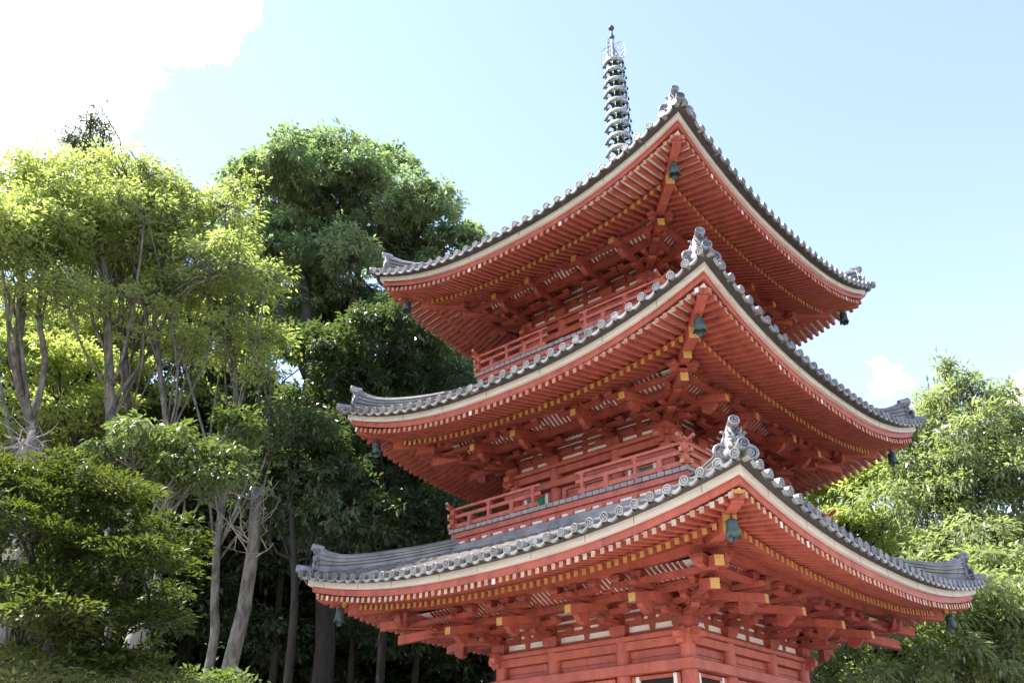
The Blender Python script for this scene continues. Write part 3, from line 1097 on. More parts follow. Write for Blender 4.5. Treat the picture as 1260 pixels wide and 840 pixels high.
def build_balcony(i, s):
    fl, nb, base = s['fl'], s['bal'], s['base']
    # flat ridge tiles laid in courses where the roof below meets the balcony
    nt = MB()
    for k in range(4):
        fr = side(k)
        e = .002 if k % 2 else 0
        for q in range(4):
            n_ = nb + .09 - .024 * q
            nt.box(fr, -n_ + e, n_ - e, nb - .25, n_ - e, base - .20 + q * .055, base - .20 + q * .055 + .042 + (.014 if q == 3 else 0))
    nt.build('flashing_tiles', 'tile', pagoda)
    d = MB()
    # deck boards running outwards, ends showing
    nd = round(2 * nb / .16)
    for k in range(4):
        fr = side(k)
        e = .002 if k % 2 else 0
        for j in range(nd):
            ta, tc = -nb + 2 * nb * j / nd, -nb + 2 * nb * (j + 1) / nd
            if k % 2 and max(abs(ta), abs(tc)) > nb - .75:
                continue
            d.box(fr, ta + .009, tc - .009, nb - .75, nb, fl - .078, fl, 0)
    o = d.build('balcony', ['wood'], pagoda)
    u = MB()
    for k in range(4):
        fr = side(k)
        e = .002 if k % 2 else 0
        z2 = fl - .081
        u.box(fr, -nb + .04 + 3 * e, nb - .04 - 3 * e, nb - .30, nb - .04 - e, z2 - .115 + e, z2 - e)             # edge beam
        u.box(fr, -nb + .07, nb - .07, nb - .14, nb - .075 - e, base + e, z2 - .295 - e)              # lower board
        u.box(fr, -nb + .10, nb - .10, nb - .13, nb - .085 - e, z2 - .30 + e, z2 - .10 - e)
        # narrow openings in the skirt show the white board behind; small blocks sit between them
        x = -nb + .16
        n_ = 0
        while x < nb - .3:
            wdt = .15 if n_ % 3 else .26
            u.box(fr, x, x + wdt, nb - .10, nb - .081 - e, z2 - .235, z2 - .185, 1)
            u.prism([(x + wdt + .02, z2 - .25), (x + wdt + .13, z2 - .25), (x + wdt + .15, z2 - .20), (x + wdt + .12, z2 - .165), (x + wdt + .03, z2 - .165), (x + wdt, z2 - .20)],
                    lambda a_, z, y: fr(a_, nb - .09 + y, z), -.02, .03 - e)
            if n_ % 3 == 0:
                u.prism([(x - .10, z2 - .37), (x - .02, z2 - .29), (x + wdt + .02, z2 - .29), (x + wdt + .10, z2 - .37)],
                        lambda a_, z, y: fr(a_, nb - .075 + y, z), -.02, .02 - e)
            x += wdt + .17
            n_ += 1
    u.build('balcony_skirt', ['skytinted', 'plaster'], o, bevel=.005)
    # railings: corner sections either side of a gap in the middle of each face
    nr = nb - .07
    gap = .56
    for k in range(4):
        fr = side(k)
        for sg in (-1, 1):
            def rail(zc, w_, h_, e0, e1, curl, name):
                r_ = MB()
                pts = [(gap - e0, 0), (gap + .1, 0), (nr * .6, 0), (nr - .10, 0), (nr + .05, .01), (nr + e1 * .6, .02 + curl * .35), (nr + e1, .02 + curl)]
                if curl == 0:
                    pts = [(gap - e0, 0), (nr + e1, 0)]
                for (p, q) in zip(pts[:-1], pts[1:]):
                    r_.beam(fr(sg * p[0], nr, zc + p[1]), fr(sg * q[0], nr, zc + q[1]), w_, h_, plumb=True, ends=(1 if p is pts[0] else 0, 1 if q is pts[-1] else 0))
                r_.build(name, ['skytinted', 'yellow' if curl == 0 else 'wood'], o)
            e = .004 if k % 2 else 0
            rail(fl + .455 + e, .062, .055, .10, .22, .075, 'handrail')
            rail(fl + .285 + e, .055, .075, .10, .16, 0, 'middle_rail')
            rail(fl + .075 + e, .075, .085, .04, .13, 0, 'bottom_rail')
            for t, full in ((gap + .06, 1), (gap + (nr - gap) * .27, 0), (gap + (nr - gap) * .55, 1), (gap + (nr - gap) * .78, 0)) + (((nr, 2),) if sg == 1 else ()):
                p_ = MB()
                z_ = {1: fl + .43, 0: fl + .25, 2: fl + .48}[full]
                hw = {1: .036, 0: .05, 2: .055}[full]
                p_.box(fr, sg * t - hw, sg * t + hw, nr - hw, nr + hw, fl, z_)
                if full == 1:
                    p_.box(fr, sg * t - .055, sg * t + .055, nr - .05, nr + .05, fl + .375, fl + .425)
                p_.build('railing_post', 'skytinted', o)


for i, s in enumerate(ST):
    build_body(i, s)
    if i:
        build_balcony(i, s)
    for k in range(4):
        for t in s['cols'][1:3]:
            bracket(i, s, k, t, False)
        bracket(i, s, k, s['b'], True)
    ev = build_eave(i, s)
    s['roof_ob'] = build_roof(i, s)

# rafters: the hundred that show largest each a sub-part, the others one row per storey
scored = []
for rr in rafters:
    k, i, a, e, w_, h_, em, ev, vis = rr
    mid = (a + e) / 2
    d = mid - CAM
    scr = (e - a).cross(d.normalized()).length / d.length * vis if k < 2 else 0
    scored.append(scr)
order = sorted(range(len(rafters)), key=lambda q: -scored[q])
big = set(order[:100])
rows = {}
for q, (k, i, a, e, w_, h_, em, ev, vis) in enumerate(rafters):
    endm = {'yellow': 1, 'pale_end': 2}[em]
    a = a + Vector((random.gauss(0, .003), random.gauss(0, .003), 0))
    e = e + Vector((random.gauss(0, .005), random.gauss(0, .005), random.gauss(0, .003)))
    if em == 'pale_end' and i > 0:
        endm = 4
    if em == 'pale_end' and random.random() < .12:
        endm = random.choice((1, 3))
    if q in big:
        b = MB()
        b.beam(a, e, w_, h_, 0, ends=(0, endm), plumb=True)
        b.build('rafter', ['red', 'yellow', 'pale_end', 'plaster', 'worn_end'], ev)
    else:
        rows.setdefault(i, (MB(), ev))[0].beam(a, e, w_, h_, 0, ends=(0, endm), plumb=True)
for i, (b, ev) in rows.items():
    tag(b.build('rafter_row', ['red', 'yellow', 'pale_end', 'plaster', 'worn_end'], ev), kind='stuff')

# round eave tiles with their crest
tile_ends.sort(key=lambda x: x[0])
rowb = {}
proto = make_tile_end()
for q, (d, p, k, i) in enumerate(tile_ends):
    roof = ST[i]['roof_ob']
    if q < 100:
        o = bpy.data.objects.new('tile_end', TILE_END)
        COL.objects.link(o)
        o.parent = roof
        o.location = p + Vector((random.gauss(0, .006), random.gauss(0, .006), random.gauss(0, .005)))
        o.scale = (random.uniform(.95, 1.05),) * 3
        o.rotation_euler = (R(random.uniform(-7, 7)), random.uniform(0, 6.28), k * math.pi / 2)
    else:
        b = rowb.setdefault(i, MB())
        mtx = Matrix.Translation(p) @ Matrix.Rotation(k * math.pi / 2, 4, 'Z') @ Matrix.Rotation(random.uniform(0, 6.28), 4, 'Y')
        i0 = len(b.v)
        b.v += [tuple(mtx @ Vector(v)) for v in proto.v]
        b.f += [tuple(i0 + x for x in f) for f in proto.f]
        b.m += proto.m
for i, b in rowb.items():
    tag(b.build('tile_end_row', ['tile', 'tiledark'], ST[i]['roof_ob']), kind='stuff')

# ---------------------------------------------------------------- finial on the top roof
zt = roof_z(ST[2], 0, .55)
f = MB()
f.lathe([(.085, zt), (.08, 21.1), (.05, 21.9), (.035, 22.1)], sides=12)
fin = f.build('finial', 'finial', pagoda, smooth=True)
fin.location = (.085, .077, 0)
f = MB()
f.box(IDENT, -.62, .62, -.62, .62, zt - .25, zt + .62)
f.box(IDENT, -.70, .70, -.70, .70, zt + .625, zt + .72)
f.build('dew_basin', 'finial', fin, bevel=.02)
f = MB()
f.lathe([(.55, zt + .73), (.50, zt + .95), (.32, zt + 1.15), (.14, zt + 1.22), (.16, zt + 1.26), (.42, zt + 1.42), (.44, zt + 1.46), (.1, zt + 1.46)], sides=24)
f.build('lotus_base', 'finial', fin, smooth=True)
zr = [21.01, 20.63, 20.22, 19.83, 19.42, 19.00, 18.57, 18.13, 17.68]
for q, z in enumerate(zr):
    r = .285 + .009 * q
    f = MB()
    f.lathe([(r - .05, z - .075), (r, z - .07), (r + .014, z), (r, z + .07), (r - .03, z + .07), (r - .05, z), (r - .05, z - .075)], sides=28)
    f.lathe([(.10, z - .10), (.145, z - .06), (.15, z + .02), (.10, z + .06)], sides=16, m=1)
    for a in range(6):
        an = a * math.pi / 3 + .2
        f.beam((.12 * math.cos(an), .12 * math.sin(an), z - .02), ((r - .01) * math.cos(an), (r - .01) * math.sin(an), z + .0), .07, .03, m=1)
    ring = f.build('ring', ['finial', 'finialdark'], fin)
    ring.data.polygons.foreach_set('use_smooth', [p.material_index == 0 for p in ring.data.polygons])
    # little bells and stays hung from the rim
    f = MB()
    nxt = (zr[q + 1] if q < 8 else z - .42)
    for a in range(8):
        an = a * math.pi / 4
        p = Vector((r * math.cos(an), r * math.sin(an), z))
        dv = Vector((math.cos(an), math.sin(an), 0))
        tp = p + dv * .035 + Vector((0, 0, -.07))
        f.tube([p, tp], .008, 5, m=1)
        f.lathe([(.01, 0), (.022, -.012), (.026, -.05), (.034, -.075), (.03, -.078), (0, -.06)], tp, 8, m=1)
        an2 = an + math.pi / 8
        f.tube([(.15 * math.cos(an2), .15 * math.sin(an2), z + .02 - .02), (r * math.cos(an2), r * math.sin(an2), nxt + .05)], .010, 5, m=0)
    f.build('ring_pendant', ['finial', 'finialdark'], ring)
f = MB()
for c, rr in ((22.13, .085), (22.51, .095)):
    f.lathe([(0.0, c + rr * 1.25), (rr * .3, c + rr * .95), (rr * .8, c + rr * .55), (rr, c), (rr * .8, c - rr * .6), (rr * .4, c - rr * .95), (.03, c - rr)], sides=16)
f.tube([(0, 0, 22.1), (0, 0, 22.45)], .035, 10)
f.build('jewel', 'bronze', fin, smooth=True)
for q in range(4):
    a = q * math.pi / 2 + R(10)
    dv = Vector((math.cos(a), math.sin(a), 0))
    f = MB()
    P = lambda x, z: dv * x + Vector((0, 0, z))
    f.tube([P(.07, 21.14), P(.34, 21.14), P(.40, 21.20), P(.39, 21.50), P(.36, 21.72), P(.28, 21.80), P(.07, 21.80)], .013, 6)
    for (cx, cz, r0) in ((.16, 21.26, .085), (.31, 21.27, .075), (.16, 21.46, .085), (.30, 21.45, .075), (.15, 21.66, .08), (.28, 21.64, .07)):
        pts = [P(cx + r0 * (1 - j / 20) * math.cos(j / 20 * 11 + q), cz + r0 * (1 - j / 20) * math.sin(j / 20 * 11 + q)) for j in range(19)]
        f.tube(pts, .009, 5)
    f.build('flame_plate', 'finial', fin)

# ---------------------------------------------------------------- wind bells at the roof corners (things that hang)
BELL = {}


def bell_meshes():
    sides = 24

    def wob(r, z, a, k):
        if k >= 5:
            z = z - .045 * (0.5 + .5 * math.cos(4 * a)) ** .6
        return r * (1 + (.05 * math.cos(4 * a) if k >= 4 else 0)), z
    b = MB()
    b.lathe([(.0, 0), (.045, -.004), (.085, -.03), (.098, -.07), (.108, -.20), (.135, -.29), (.128, -.285), (.10, -.20), (.09, -.07), (.0, -.03)], sides=sides,
            wob=lambda r, z, a, k: (r * (1 + (.06 * math.cos(4 * a) if k in (5, 6) else 0)), z - (.05 * (.5 + .5 * math.cos(4 * a)) if k in (5, 6) else 0)))
    for z in (-.075, -.19):
        b.lathe([(.103 if z > -.1 else .112, z + .008), (.108 if z > -.1 else .117, z), (.103 if z > -.1 else .112, z - .008)], sides=sides)
    h = MB()
    pts = [(.028 * math.cos(x / 10 * 2 * math.pi), 0, .03 + .028 * math.sin(x / 10 * 2 * math.pi)) for x in range(11)]
    h.tube(pts, .009, 6)
    h.tube([(0, 0, .055), (0, 0, .10)], .009, 6)
    c = MB()
    c.tube([(0, 0, -.06), (0, 0, -.32)], .006, 5)
    c.prism([(-.045, -.40), (.045, -.40), (.06, -.34), (.02, -.30), (-.02, -.30), (-.06, -.34)], lambda x, z, y: (x, y, z), -.006, .006)
    BELL['b'], BELL['h'], BELL['c'] = b.mesh('wind_bell', 'bronze', True), h.mesh('bell_hook', 'finialdark'), c.mesh('bell_clapper', 'bronze')


bell_meshes()
place = {0: 'closest corner', 1: 'corner over the sunlit right-hand trees', 3: 'corner over the dark left-hand wood'}
words = {0: 'lowest', 1: 'middle', 2: 'top'}
bell_label = {
    (0, 0): 'green bronze wind bell under the foremost corner of the lowest roof',
    (1, 0): 'green bronze wind bell under the foremost corner of the middle roof',
    (2, 0): 'green bronze wind bell under the foremost corner of the top roof',
    (0, 1): 'dark wind bell hung from the right tip of the lowest roof, before bright leaves',
    (1, 1): 'dark wind bell hung from the right tip of the middle roof',
    (2, 1): 'dark wind bell hung from the right tip of the top roof, against the sky',
    (0, 3): 'grey-green wind bell hung from the left tip of the lowest roof, before dark trunks',
    (1, 3): 'grey-green wind bell hung from the left tip of the middle roof',
    (2, 3): 'grey-green wind bell hung from the left tip of the top roof'}
for i, s in enumerate(ST):
    for k in (0, 1, 3):
        a = math.atan2(-1, 1) + k * math.pi / 2
        n = s['w'] - .50
        E = s['E']
        z = (E - .303) + (s['w'] - .10 - n) * .22 - .005 + lift(s, n, n) - .103
        p = Vector((n * math.cos(a) * math.sqrt(2), n * math.sin(a) * math.sqrt(2), z - .075))
        o = empty('wind_bell', p)
        o.scale = (.86, .86, .9)
        o.rotation_euler.z = random.uniform(0, 6)
        tag(o, bell_label[(i, k)], 'wind bell', 'wind bells under the roof corners')
        for nm, key in (('bell_body', 'b'), ('hook', 'h'), ('clapper', 'c')):
            x = bpy.data.objects.new(nm, BELL[key])
            COL.objects.link(x)
            x.parent = o

# ---------------------------------------------------------------- trees
def leaf_mesh(name, pos, axis, nrm, length, width, mname, bend=.25):
    """one bent four-cornered blade per row"""
    n = len(pos)
    axis = axis / np.linalg.norm(axis, axis=1, keepdims=True)
    sd = np.cross(nrm, axis)
    sd /= np.linalg.norm(sd, axis=1, keepdims=True) + 1e-9
    up = np.cross(axis, sd)
    L = length[:, None]
    Wd = width[:, None]
    v = np.empty((n, 4, 3), np.float32)
    v[:, 0] = pos
    v[:, 1] = pos + axis * L * .45 + sd * Wd * .5 + up * Wd * bend
    v[:, 2] = pos + axis * L - up * L * .12
    v[:, 3] = pos + axis * L * .45 - sd * Wd * .5 + up * Wd * bend
    me = bpy.data.meshes.new(name)
    me.vertices.add(n * 4)
    me.vertices.foreach_set('co', v.reshape(-1))
    me.loops.add(n * 4)
    me.loops.foreach_set('vertex_index', np.arange(n * 4, dtype=np.int32))
    me.polygons.add(n)
    me.polygons.foreach_set('loop_start', np.arange(0, n * 4, 4, dtype=np.int32))
    me.polygons.foreach_set('loop_total', np.full(n, 4, np.int32))
    me.materials.append(M[mname])
    me.update(calc_edges=True)
    return me


def rand_dirs(n):
    d = RNG.normal(size=(n, 3))
    return d / np.linalg.norm(d, axis=1, keepdims=True)


def crown_clumps(blobs, per_m2, shell=.62, nsub=13, fsub=.36, osub=.60):
    """shoot tips (point, outward direction) over the lobes of each blob: (centre, radii[, weight])"""
    subs = []
    for bb in blobs:
        c, r = np.array(bb[0], float), np.array(bb[1], float)
        wgt = bb[2] if len(bb) > 2 else 1.0
        if max(r) < .45:
            subs.append((c, r, wgt))
            continue
        for q in range(nsub):
            d = rand_dirs(1)[0]
            d[2] = d[2] if d[2] > -.5 else -d[2]
            f = fsub * (.6 + .9 * RNG.random())
            subs.append((c + d * r * (osub + .32 * RNG.random()), r * f * np.array([1.15, 1.15, .80]), wgt))
    out = []
    for c, r, wgt in subs:
        area = 4 * math.pi * ((r[0] * r[1]) ** 1.6 / 3 + (r[0] * r[2]) ** 1.6 / 3 + (r[1] * r[2]) ** 1.6 / 3) ** (1 / 1.6)
        n = max(3, int(area * per_m2 * wgt))
        d = rand_dirs(n)
        d[:, 2] = np.where(d[:, 2] < -.35, -d[:, 2] * .8, d[:, 2])
        rad = shell + (1 - shell) * RNG.random(n) ** .6
        rad += RNG.normal(size=n) * .10
        out.append(np.hstack([c + d * r * rad[:, None], d]))
    return np.vstack(out)


def leaves_on(clumps, per, spread, flat, llen, lwid, droop=.25, upb=.7, tidy=.5):
    """tufts: leaves radiate from each shoot tip"""
    n = len(clumps)
    idx = np.repeat(np.arange(n), RNG.poisson(per * (.5 + RNG.random(n)), n))
    m = len(idx)
    od = clumps[:, 3:6] + RNG.normal(size=(n, 3)) * .45        # each shoot leans its own way
    od[:, 2] += .15
    od /= np.linalg.norm(od, axis=1, keepdims=True)
    size = (.6 + .8 * RNG.random(n))[idx, None]
    off = rand_dirs(m) * RNG.random((m, 1)) ** .5 * np.array([1, 1, flat]) * spread * size
    pos = clumps[idx, :3] + off
    out = od[idx]
    ax = off / (spread * size + 1e-6) * .9 + out * .55 + rand_dirs(m) * .35
    ax[:, 2] -= droop
    nr = rand_dirs(m) * tidy + out * .55
    nr[:, 2] += upb
    nr += 1e-4
    ll = llen * (.55 + .75 * RNG.random(m))
    return pos, ax, nr, ll, ll * (lwid / llen)


def limb(m, a, b, r0, r1, wig=.08, seg=6, sides=6, sag=0.0):
    a, b = Vector(a), Vector(b)
    L = (b - a).length
    pts, rad = [], []
    o1 = Vector(RNG.normal(size=3)) * wig * L
    o2 = Vector(RNG.normal(size=3)) * wig * L * .5
    for j in range(seg + 1):
        f_ = j / seg
        p = a.lerp(b, f_) + o1 * math.sin(math.pi * f_) + o2 * math.sin(2 * math.pi * f_)
        p.z += sag * L * math.sin(math.pi * f_)
        pts.append(p)
        rad.append(r0 + (r1 - r0) * f_)
    m.tube(pts, rad, sides)
    return pts


def tree(name, label, cat, base, trunks, blobs, leaf, bark, group=None, per_m2=1.6, per=26, spread=.42, flat=.7, llen=.16, lwid=.075,
         limbs=14, twigs=60, twig_r=.018, shell=.6, droop=.25, upb=.7, fork=.45, nsub=13, fsub=.36, osub=.60):
    """trunks: list of (points, base radius, top radius); blobs in world coordinates"""
    base = Vector(base)
    root = empty(name, base)
    tag(root, label, cat, group)
    inv = lambda p: Vector(p) - base
    tm = MB()
    tops = []
    for pts, r0, r1 in trunks:
        pts = [Vector(p) for p in pts]
        # smooth the path
        fine = []
        for j in range(len(pts) - 1):
            p0, p1, p2, p3 = pts[max(j - 1, 0)], pts[j], pts[j + 1], pts[min(j + 2, len(pts) - 1)]
            for q in range(5):
                t = q / 5
                fine.append(.5 * ((2 * p1) + (p2 - p0) * t + (2 * p0 - 5 * p1 + 4 * p2 - p3) * t * t + (3 * p1 - p0 - 3 * p2 + p3) * t ** 3))
        fine.append(pts[-1])
        nn = len(fine)
        tm.tube([inv(p) for p in fine], [r0 + (r1 - r0) * (j / (nn - 1)) ** .8 for j in range(nn)], 10)
        tops.append((fine, r0, r1))
    cl = crown_clumps(blobs, per_m2, shell, nsub, fsub, osub)
    nodes = []
    bl = sorted(blobs, key=lambda b: -b[1][0])
    for q in range(limbs):
        c, r = bl[q % len(bl)][:2]
        tgt = Vector(c) + Vector(rand_dirs(1)[0]) * min(r) * .55
        fine, r0, r1 = min(tops, key=lambda tt: (tt[0][-1] - tgt).length)
        j = min(len(fine) - 1, int(len(fine) * (fork + (1 - fork) * RNG.random())))
        st = fine[j]
        rr = (r0 + (r1 - r0) * j / (len(fine) - 1))
        pts = limb(tm, inv(st), inv(tgt), max(.022, rr * .38), .018, seg=6, sag=.06)
        nodes += [base + p for p in pts[2:]]
    if nodes and twigs:
        nd = np.array([tuple(p) for p in nodes])
        for c in cl[RNG.permutation(len(cl))[:twigs]]:
            j = np.argmin(((nd - c[:3]) ** 2).sum(1))
            limb(tm, inv(nd[j]), inv(c[:3]), twig_r, .006, wig=.1, seg=4, sides=4)
    t_ = tm.build('trunk', bark, root, smooth=True)
    P, A, Nn, ll, ww = leaves_on(cl, per, spread, flat, llen, lwid, droop, upb)
    P = P - np.array(base)
    o = bpy.data.objects.new('crown', leaf_mesh('crown', P.astype(np.float32), A, Nn, ll, ww, leaf))
    COL.objects.link(o)
    o.parent = root
    return root


def blob(u, v, d, ru, rv, depth=None):
    c = at(u, v, d)
    k = (c - CAM).length / FPX * 1.02
    return (tuple(c), (ru * k, (depth or ru) * k, rv * k))


def gp(u, v, d):
    p = at(u, v, d)
    return Vector((p.x, p.y, 0))


NLEAF = 0
# --- tall olive evergreen behind the left end of the roofs
D = 27
tree('evergreen_tree', 'tallest tree, a broad round-topped olive evergreen left of the top roof', 'tree', gp(392, 700, D),
     [([gp(392, 700, D), at(400, 800, D), at(385, 560, D), at(380, 420, D), at(372, 330, D)], .36, .14),
      ([at(385, 560, D), at(420, 440, D), at(440, 340, D), at(450, 270, D)], .20, .08),
      ([at(380, 470, D), at(345, 380, D), at(335, 300, D)], .15, .07)],
     [blob(385, 230, D, 72, 58), blob(330, 250, D + 1, 52, 45), blob(450, 255, D, 68, 55), blob(520, 288, D - .5, 58, 52), blob(552, 330, D, 38, 45), blob(350, 330, D + .5, 50, 60), blob(400, 320, D + 1.5, 60, 60),
      blob(375, 205, D + 1, 55, 32), blob(440, 330, D, 75, 60), blob(530, 390, D, 60, 50), blob(400, 400, D + 1.5, 60, 45), blob(470, 212, D + 1.5, 40, 30), blob(580, 295, D, 14, 20), blob(310, 330, D + 1, 40, 60)],
     'leaf_camphor', 'barkdark', per_m2=5.0, per=24, spread=0.2, llen=0.21, lwid=0.075, limbs=22, twigs=320, twig_r=.022, nsub=24, fsub=.27, osub=.66, droop=.45, shell=0.8)
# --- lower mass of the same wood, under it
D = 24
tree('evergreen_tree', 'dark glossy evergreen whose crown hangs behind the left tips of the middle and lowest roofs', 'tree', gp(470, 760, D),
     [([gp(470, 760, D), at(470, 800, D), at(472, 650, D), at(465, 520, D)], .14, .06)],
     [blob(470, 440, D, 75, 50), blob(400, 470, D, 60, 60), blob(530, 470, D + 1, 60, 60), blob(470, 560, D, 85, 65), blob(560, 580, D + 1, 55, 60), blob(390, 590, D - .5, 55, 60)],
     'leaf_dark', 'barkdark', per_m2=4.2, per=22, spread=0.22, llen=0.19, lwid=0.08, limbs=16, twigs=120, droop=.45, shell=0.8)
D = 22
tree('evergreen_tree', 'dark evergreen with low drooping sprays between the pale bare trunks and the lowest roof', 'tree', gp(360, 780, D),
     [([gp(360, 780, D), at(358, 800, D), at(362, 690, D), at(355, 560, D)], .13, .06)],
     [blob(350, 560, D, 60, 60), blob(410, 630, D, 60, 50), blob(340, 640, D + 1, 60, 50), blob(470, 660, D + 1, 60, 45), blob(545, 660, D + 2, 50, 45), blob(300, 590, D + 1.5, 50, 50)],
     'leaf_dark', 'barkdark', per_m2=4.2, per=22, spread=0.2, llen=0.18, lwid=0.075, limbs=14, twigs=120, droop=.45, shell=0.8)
# --- pale yellow-green trees, far left
D = 20
PALE = [
    ('pale-leaved tree with a thick straight grey trunk among the forked ones', 135, [(140, 640), (136, 520), (133, 420), (128, 330), (118, 260)], .16,
     [(150, 225, 62, 36), (105, 250, 60, 40), (190, 260, 60, 40), (150, 285, 75, 34), (90, 290, 60, 34), (150, 345, 60, 40, .7), (100, 380, 60, 36, .45)]),
    ('pale-leaved tree with a low forked trunk at the far left edge', 38, [(38, 640), (40, 560), (38, 520), (20, 450), (28, 370), (20, 290)], .17,
     [(40, 225, 60, 40), (0, 260, 60, 50), (70, 270, 60, 36), (20, 300, 60, 34), (-60, 270, 60, 60), (30, 350, 60, 40, .6)]),
    ('slender pale-leaved tree leaning right, next to the thick grey trunk', 205, [(206, 640), (206, 540), (196, 450), (190, 380), (205, 300)], .10,
     [(235, 250, 52, 42), (215, 310, 60, 42), (265, 310, 50, 42), (200, 235, 46, 34), (230, 365, 55, 45, .9), (215, 430, 45, 36, .5)]),
    ('pale-leaved tree with its crown sloping down in front of the tall evergreen', 290, [(257, 822), (264, 740), (268, 660), (284, 560), (290, 470), (280, 400), (285, 330)], .12,
     [(300, 235, 40, 38), (290, 300, 44, 44), (300, 360, 44, 36), (318, 410, 36, 34), (335, 330, 20, 44), (285, 430, 50, 38, .9), (320, 460, 30, 26, .7)]),
    ('thin twin-stemmed pale-leaved tree standing behind the thick grey trunk', 165, [(160, 640), (160, 520), (155, 430), (165, 350), (170, 290)], .08,
     [(75, 205, 45, 30), (170, 205, 42, 26), (120, 295, 70, 30), (180, 380, 50, 36, .6)]),
]
for lab, u0, path, r0, bl in PALE:
    dd = D + (u0 % 7) * .35
    extra = []
    if u0 == 38:
        extra = [([at(38, 520, dd), at(55, 450, dd), at(48, 380, dd), at(60, 300, dd)], .09, .04), ([at(40, 600, dd), at(15, 540, dd), at(0, 470, dd)], .07, .03)]
    if u0 == 165:
        extra = [([at(160, 520, dd), at(150, 450, dd), at(152, 380, dd), at(140, 310, dd)], .06, .03)]
    tree('pale_leaved_tree', lab, 'tree', gp(path[0][0], 640, dd), [([gp(path[0][0], 640, dd)] + [at(u, v, dd) for u, v in path], r0, r0 * .42)] + extra,
         [blob(q[0], q[1] + (22 if q[1] < 340 else 8), dd + RNG.uniform(-1.5, 1.5), q[2], q[3] * .92) + tuple(q[4:]) for q in bl], 'leaf_pale', 'bark', group='pale-leaved trees at the left',
         per_m2=5.0, per=17, spread=0.22, flat=.7, llen=0.125, lwid=0.05, limbs=18, twigs=420, twig_r=0.012, shell=0.5, fork=.35, nsub=7, fsub=.52, osub=.45, droop=.35, upb=.6)
D = 25
tree('broadleaf_tree', 'sunlit yellow-green tree glimpsed between the grey trunks', 'tree', gp(90, 700, D), [([gp(90, 700, D), at(92, 620, D), at(95, 540, D)], .12, .05)],
     [blob(90, 470, D, 50, 45), blob(60, 540, D, 60, 45), blob(120, 540, D, 45, 50), blob(170, 480, D + 1, 40, 40), blob(230, 460, D + 2, 45, 50), blob(20, 450, D + 1, 50, 50), blob(150, 410, D + 2, 60, 36), blob(40, 400, D + 2, 55, 36)],
     'leaf_pale', 'barkdark', per_m2=4.5, per=20, spread=0.2, llen=0.16, lwid=0.07, limbs=8, twigs=40)
# --- pine behind
D = 30
tree('pine_tree', 'thin-topped pine rising above the pale trees against the cloud', 'tree', gp(108, 600, D), [([gp(108, 600, D), at(112, 500, D), at(108, 260, D), at(112, 140, D)], .3, .03)],
     [blob(122, 134, D, 8, 9), blob(112, 152, D, 15, 9), blob(88, 172, D, 16, 7), blob(125, 168, D, 14, 9), blob(105, 190, D, 24, 10), blob(130, 195, D, 16, 12), blob(75, 182, D, 12, 6), blob(110, 225, D, 30, 16)],
     'leaf_pine', 'barkdark', per_m2=6, per=18, spread=0.26, llen=0.26, lwid=0.028, limbs=16, twigs=30, twig_r=0.015)
# --- leafy tree in the middle left
D = 17
tree('broadleaf_tree', 'mid-green spreading tree with silvery twigs below the pale crowns', 'tree', gp(225, 720, D),
     [([gp(180, 760, D), at(178, 800, D), at(182, 690, D), at(195, 640, D), at(215, 590, D)], .09, .04)],
     [blob(215, 560, D, 75, 28), blob(150, 575, D, 45, 28), blob(270, 575, D, 45, 26), blob(290, 540, D + .6, 32, 26), blob(230, 600, D, 60, 24)],
     'leaf_mid', 'bark', per_m2=6, per=18, spread=0.18, flat=.5, llen=0.14, lwid=0.055, limbs=14, twigs=160, twig_r=.012, nsub=8, fsub=.5, osub=.5, shell=0.5, droop=.5)
# --- maples, near
D = 12.5
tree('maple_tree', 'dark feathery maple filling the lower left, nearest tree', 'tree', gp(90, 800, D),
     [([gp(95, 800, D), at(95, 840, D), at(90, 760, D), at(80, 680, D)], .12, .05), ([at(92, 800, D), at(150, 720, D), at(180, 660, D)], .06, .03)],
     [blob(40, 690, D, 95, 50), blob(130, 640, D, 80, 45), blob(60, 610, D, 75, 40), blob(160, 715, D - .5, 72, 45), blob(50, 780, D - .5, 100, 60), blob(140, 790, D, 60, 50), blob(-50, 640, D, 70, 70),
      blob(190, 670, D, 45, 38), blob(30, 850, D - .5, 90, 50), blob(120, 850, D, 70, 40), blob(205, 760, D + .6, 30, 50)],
     'leaf_maple', 'barkdark', per_m2=11, per=19, spread=0.2, flat=0.2, llen=0.1, lwid=0.034, limbs=14, twigs=90, twig_r=.008, droop=.12, upb=1.1, shell=0.4, nsub=9, fsub=.46, osub=.5)
